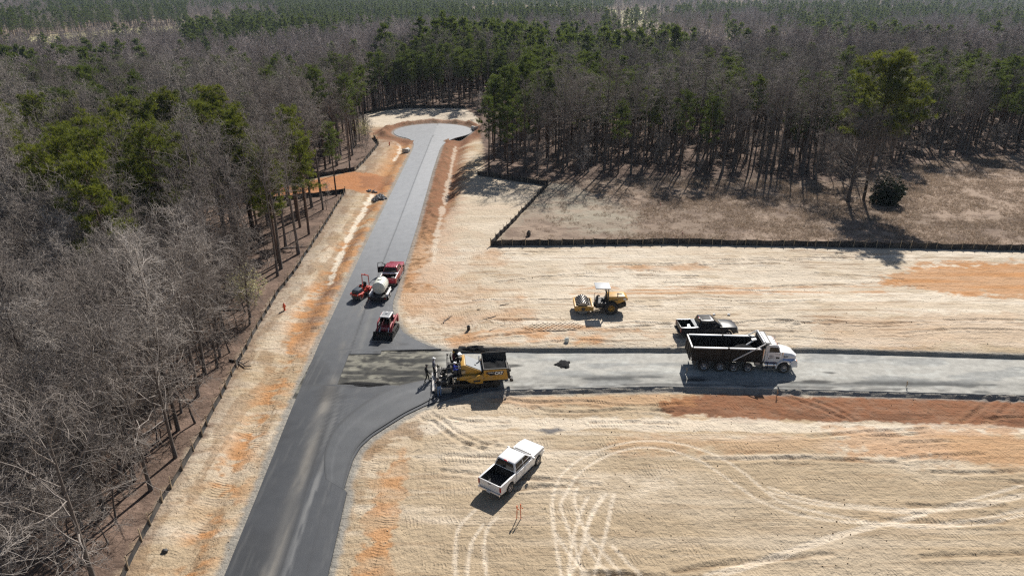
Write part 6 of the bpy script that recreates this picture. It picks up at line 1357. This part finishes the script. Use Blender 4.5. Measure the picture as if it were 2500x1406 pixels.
# ---------------------------------------------------------------- small things
def at(px, py, dz=0.0): x, y = G(px, py); return (x, y, zg1(x, y) + dz)
def hydrant(p):
    r = empty('fire_hydrant', p, .4, 'orange-red fire hydrant on the sandy verge by the silt fence', 'hydrant')
    MB().lathe([(-.05, .13), (0, .13), (.03, .10), (.52, .10), (.56, .13), (.60, .13), (.62, .11), (.74, .07), (.78, .0)], (0, 0, 0), 'Z', 16).build('barrel', M['hiss'], r, smooth=True)
    MB().cyl((0, 0, .76), (0, 0, .84), .03, n=6).build('top_nut', M['hiss'], r)
    for a in (0, PI / 2, PI): MB().cyl((0, 0, .42), (.19 * math.cos(a), .19 * math.sin(a), .42), .055 if a else .07, n=12).build('outlet', M['hiss'], r)
hydrant(at(695, 757))
def hydrant2(p):
    r = empty('fire_hydrant', p, 1.0, 'small dark red hydrant on the red soil left of the turning circle', 'hydrant'); MB().lathe([(-.05, .13), (.03, .10), (.5, .10), (.55, .13), (.62, .11), (.78, 0)], (0, 0, 0), 'Z', 14).build('barrel', M['hiss'], r, smooth=True); MB().cyl((-.18, 0, .42), (.18, 0, .42), .05).build('outlet', M['hiss'], r)
hydrant2(at(951, 356))
def stake(px, py, h, col, label, rx=0.0, n=1, name='survey_stake', group=None):
    r = empty(name, at(px, py), .3, label, 'stake', group)
    MB().box((0, 0, h / 2 - .08), (.045, .03, h), rx=rx).build('stick', M['wood'] if col != 'orange' else M['orange'], r)
    MB().box((.0, .02 - math.sin(rx) * 0, h - .18), (.06, .045, .22), rx=rx).prism([(.02, h - .28), (.16, h - .42), (.14, h - .50), (.0, h - .30)], .0, .01).build('ribbon', M[col], r)
stake(1262, 1268, 1.15, 'orange', 'left one of the two orange survey stakes in front of the white pickup', .10); stake(1271, 1266, 1.2, 'orange', 'right one of the two orange survey stakes in front of the white pickup', -.08)
stake(1665, 582, .95, 'pink', 'pink-ribboned stake in the brown field close to the long fence', .06); stake(1611, 509, .9, 'pink', 'pink-ribboned stake in the brown field nearer the trees', .05)
for a, b, l in ((1897, 962, 'thin wooden stake at the road edge below the dump truck cab'), (1676, 912, 'thin wooden stake behind the rear wheels of the dump truck'), (2212, 945, 'thin wooden stake at the south edge of the stone road')): stake(a, b, .8, 'wood', l, .05)
# standing plastic pipe in the sand
r = empty('standpipe', at(1144, 808), 0, 'short black standpipe casting a long shadow on the sand by the paver', 'pipe'); MB().lathe([(-.1, .15), (.42, .15), (.42, .12), (-.1, .12)], (0, 0, 0), 'Z', 18).build('pipe', M['decal_black'], r, smooth=True); MB().lathe([(.30, .17), (.40, .17), (.40, .15), (.30, .15)], (0, 0, 0), 'Z', 18).build('collar', M['dark_grey'], r, smooth=True)
# concrete pipe ends by the turning circle
def pipe_end(p, rz, label):
    r = empty('drain_pipe', p, rz, label, 'pipe'); MB().lathe([(-.7, .42), (.5, .42), (.5, .34), (-.7, .34), (-.7, .42)], (0, 0, .32), 'X', 22).build('barrel', M['concrete'], r, smooth=True); MB().prism([(-.7, -.05), (.7, -.05), (.62, .75), (-.62, .75)], .5, .62, axis='X').build('headwall', M['concrete'], r, bevel=.02)
pipe_end(at(993, 372), -1.9, 'pale concrete drain pipe end in the red bank left of the road')
pipe_end(at(1158, 318), -.8, 'pale concrete drain pipe end right of the turning circle')
# rubble check dam / grey stones by the orange track
def stone_heap(name, p, rx, ry, h, n, col, label, seed, s0=.18, s1=.42, cat='stones'):
    rr = random.Random(seed); r = empty(name, p, 0, label, cat); base = []
    for k in range(4):
        m = MB(); pts = [(rr.uniform(-1, 1), rr.uniform(-1, 1), rr.uniform(-1, 1)) for _ in range(16)]; bm = bmesh.new()
        for q in pts: bm.verts.new(Vector(q).normalized() * rr.uniform(.7, 1.0))
        bmesh.ops.convex_hull(bm, input=bm.verts); me = bpy.data.meshes.new('stone'); bm.to_mesh(me); bm.free(); me.materials.append(M[col]); base.append(me)
    for k in range(n):
        a = rr.uniform(0, 6.28); q = math.sqrt(rr.random()); x, y = q * rx * math.cos(a), q * ry * math.sin(a); s = rr.uniform(s0, s1); o = link_mesh('stone', base[k % 4], r); o.location = (x, y, zg1(p[0] + x, p[1] + y) - p[2] + h * (1 - q) + s * .15); o.scale = (s, s * rr.uniform(.7, 1), s * rr.uniform(.5, .8)); o.rotation_euler = (rr.uniform(0, 6), rr.uniform(0, 6), rr.uniform(0, 6))
    return r
stone_heap('stone_check_dam', at(925, 486), 1.1, 1.3, .5, 60, 'riprap', 'heap of grey riprap stones beside the road at the orange track', 5)
stone_heap('stone_check_dam', at(908, 466), .9, .6, .25, 24, 'riprap', 'low line of grey stones where the orange track meets the verge', 6, .12, .3)
# spilt asphalt heaps
def heap(name, p, rx, ry, h, label, seed, mt='asphalt_loose', cat='asphalt heap'):
    n = 30; X, Y = np.meshgrid(np.linspace(-1.3, 1.3, n), np.linspace(-1.3, 1.3, n)); d = np.hypot(X, Y) + 1.1 * (fbm(X * 1.8 + seed, Y * 1.8, seed, 4) - .5); Z = h * np.clip(1 - d, 0, 1) ** .8 * (.6 + .8 * fbm(X * 4, Y * 4 + seed, seed + 1, 3)) - .05 * (d > 1)
    o = link_mesh(name, grid_mesh(name, X * rx, Y * ry, Z), None, M[mt]); o.location = (p[0], p[1], p[2]); return tag(o, label, cat)
g = G(1373, 890); heap('asphalt_heap', (g[0], g[1], .02), .6, .8, .20, 'small black heap of spilt asphalt in the middle of the stone road', 3)
g = G(1165, 855); heap('asphalt_heap', (g[0], g[1], .2), 1.3, .4, .25, 'black windrow of asphalt against the bank behind the paver', 9)
g = G(880, 938); heap('asphalt_heap', (g[0] + .6, g[1] - .1, .02), 1.9, .42, .14, 'flat dark spill of asphalt along the open joint at the junction', 14)
# bucket-like lumps lying about
for a, b, sz, col, lb, ct in ((1383, 842, .28, 'tank', 'crumpled white plastic bag at the edge of the stone road', 'bag'), (1742, 776, .16, 'decal_white', 'small white scrap lying left of another on the sand', 'litter'), (1778, 777, .17, 'decal_white', 'small white scrap lying right of another above the black pickup', 'litter'), (1291, 576, .33, 'trunk_bare', 'dark tree stump beside the fence corner', 'stump'), (403, 1345, .20, 'dark_grey', 'dark lump of debris on the sand by the silt fence', 'debris')):
    rr = random.Random(a); bm = bmesh.new(); bmesh.ops.create_icosphere(bm, subdivisions=2, radius=1.0)
    for v in bm.verts: v.co *= rr.uniform(.7, 1.1)
    me = bpy.data.meshes.new('lump'); bm.to_mesh(me); bm.free(); q = link_mesh({'bag': 'plastic_bag', 'litter': 'litter_scrap', 'stump': 'tree_stump', 'debris': 'debris_lump'}[ct], me, None, M[col]); x, y, z = at(a, b); q.location = (x, y, z + sz * (.9 if ct == 'stump' else .45)); q.scale = (sz, sz * .8, sz * (1.5 if ct in ('stump', 'bag') else .6)); tag(q, lb, ct)
def branch(px, py, ln, rz, r0, label, seed):
    rs_ = np.random.RandomState(seed); t = Twigs(); n = 6; p = np.cumsum(np.concatenate([[[0, 0, 0]], np.stack([np.full(n, ln / n), rs_.normal(0, ln * .035, n), rs_.normal(0, .01, n)], 1)]), 0); p[:, 2] += r0 * .9; t.add(p, np.linspace(r0, r0 * .4, n + 1), 6)
    for k in range(3): i = 2 + k; d = np.array((.5, (-1) ** k * .6, .12 + .1 * k)) * ln * .28; t.add(np.array((p[i], p[i] + d * .5, p[i] + d)), (r0 * .5, r0 * .4, r0 * .2), 5)
    v, q = t.arrays(); me = quad_mesh('dead_branch', v, q, M['trunk_bare']); o = link_mesh('dead_branch', me); o.location = at(px, py, .0); o.rotation_euler = (0, 0, rz); tag(o, label, 'branch')
branch(1083, 790, 1.8, 1.2, .06, 'upright-looking grey branch lying on the sand above the paver', 1); branch(1220, 752, 1.0, .5, .05, 'short dark stick lying on the sand left of the compactor', 2); branch(1165, 762, 1.3, -.1, .045, 'thin dark stick on the sand between road and compactor', 3)
branch(1210, 780, 1.4, -2.6, .05, 'crooked stick on the sand below the compactor drum level', 4); branch(1195, 815, 2.6, .55, .035, 'long thin stick lying toward the padfoot prints', 5)
branch(545, 757, 2.2, .1, .09, 'fallen log just inside the wood beside the long fence', 6); branch(690, 610, 3.2, .25, .11, 'fallen log on the leaf litter among the trunks', 7); branch(560, 880, 2.6, -.4, .10, 'fallen log on the wood floor left of the silt fence', 8)
# clods and small stones on the sand
cx2, cy2 = jitter_grid(-26, 46, 24, 82, .62); cls = sdpoly(cx2, cy2, CLEAR); rds = _road_sd(cx2, cy2); fdd = sdpoly(cx2, cy2, FIELD); wgt = .10 + .55 * sstep(.5, .7, fbm(cx2 / 4, cy2 / 2.5, 97, 3)) + .35 * (rds < 1.6); kp = (cls < -.4) & (rds > .25) & (fdd > .6) & (rs.rand(len(cx2)) < wgt); cx2, cy2 = cx2[kp], cy2[kp]
cl_me = []
for k in range(4):
    rr = random.Random(50 + k); bm = bmesh.new()
    for _ in range(12): bm.verts.new(Vector((rr.gauss(0, 1), rr.gauss(0, 1), rr.gauss(0, 1))).normalized() * rr.uniform(.6, 1))
    bmesh.ops.convex_hull(bm, input=bm.verts); me = bpy.data.meshes.new('clod'); bm.to_mesh(me); bm.free(); me.materials.append(M['clod']) if 'clod' in M else me.materials.append(M.setdefault('clod', mat('soil_clod', (.42, .31, .20), .95, var=.4, scale=3))); cl_me.append(me)
library('clod', cl_me); scatter('soil_clods', np.stack([cx2, cy2, zg(cx2, cy2) + .01], 1), rs.rand(len(cx2)) * 6.28, .025 + .05 * rs.rand(len(cx2)) ** 3, rs.randint(4, size=len(cx2)), 'clod', 'loose clods and pebbles strewn over the graded sand', 'clods')
# ---------------------------------------------------------------- air
hz = MB(); hz.box((0, 2850, 25), (13400, 9800, 240)); m_, nt_, b_ = newmat('air'); nt_.nodes.remove(b_); pv = nt_.nodes.new('ShaderNodeVolumePrincipled')
pv.inputs['Color'].default_value = (.68, .82, 1.0, 1); pv.inputs['Density'].default_value = .00008; pv.inputs['Anisotropy'].default_value = .3
nt_.links.new(pv.outputs[0], nt_.nodes['Material Output'].inputs['Volume']); tag(hz.build('haze', m_), kind='stuff')
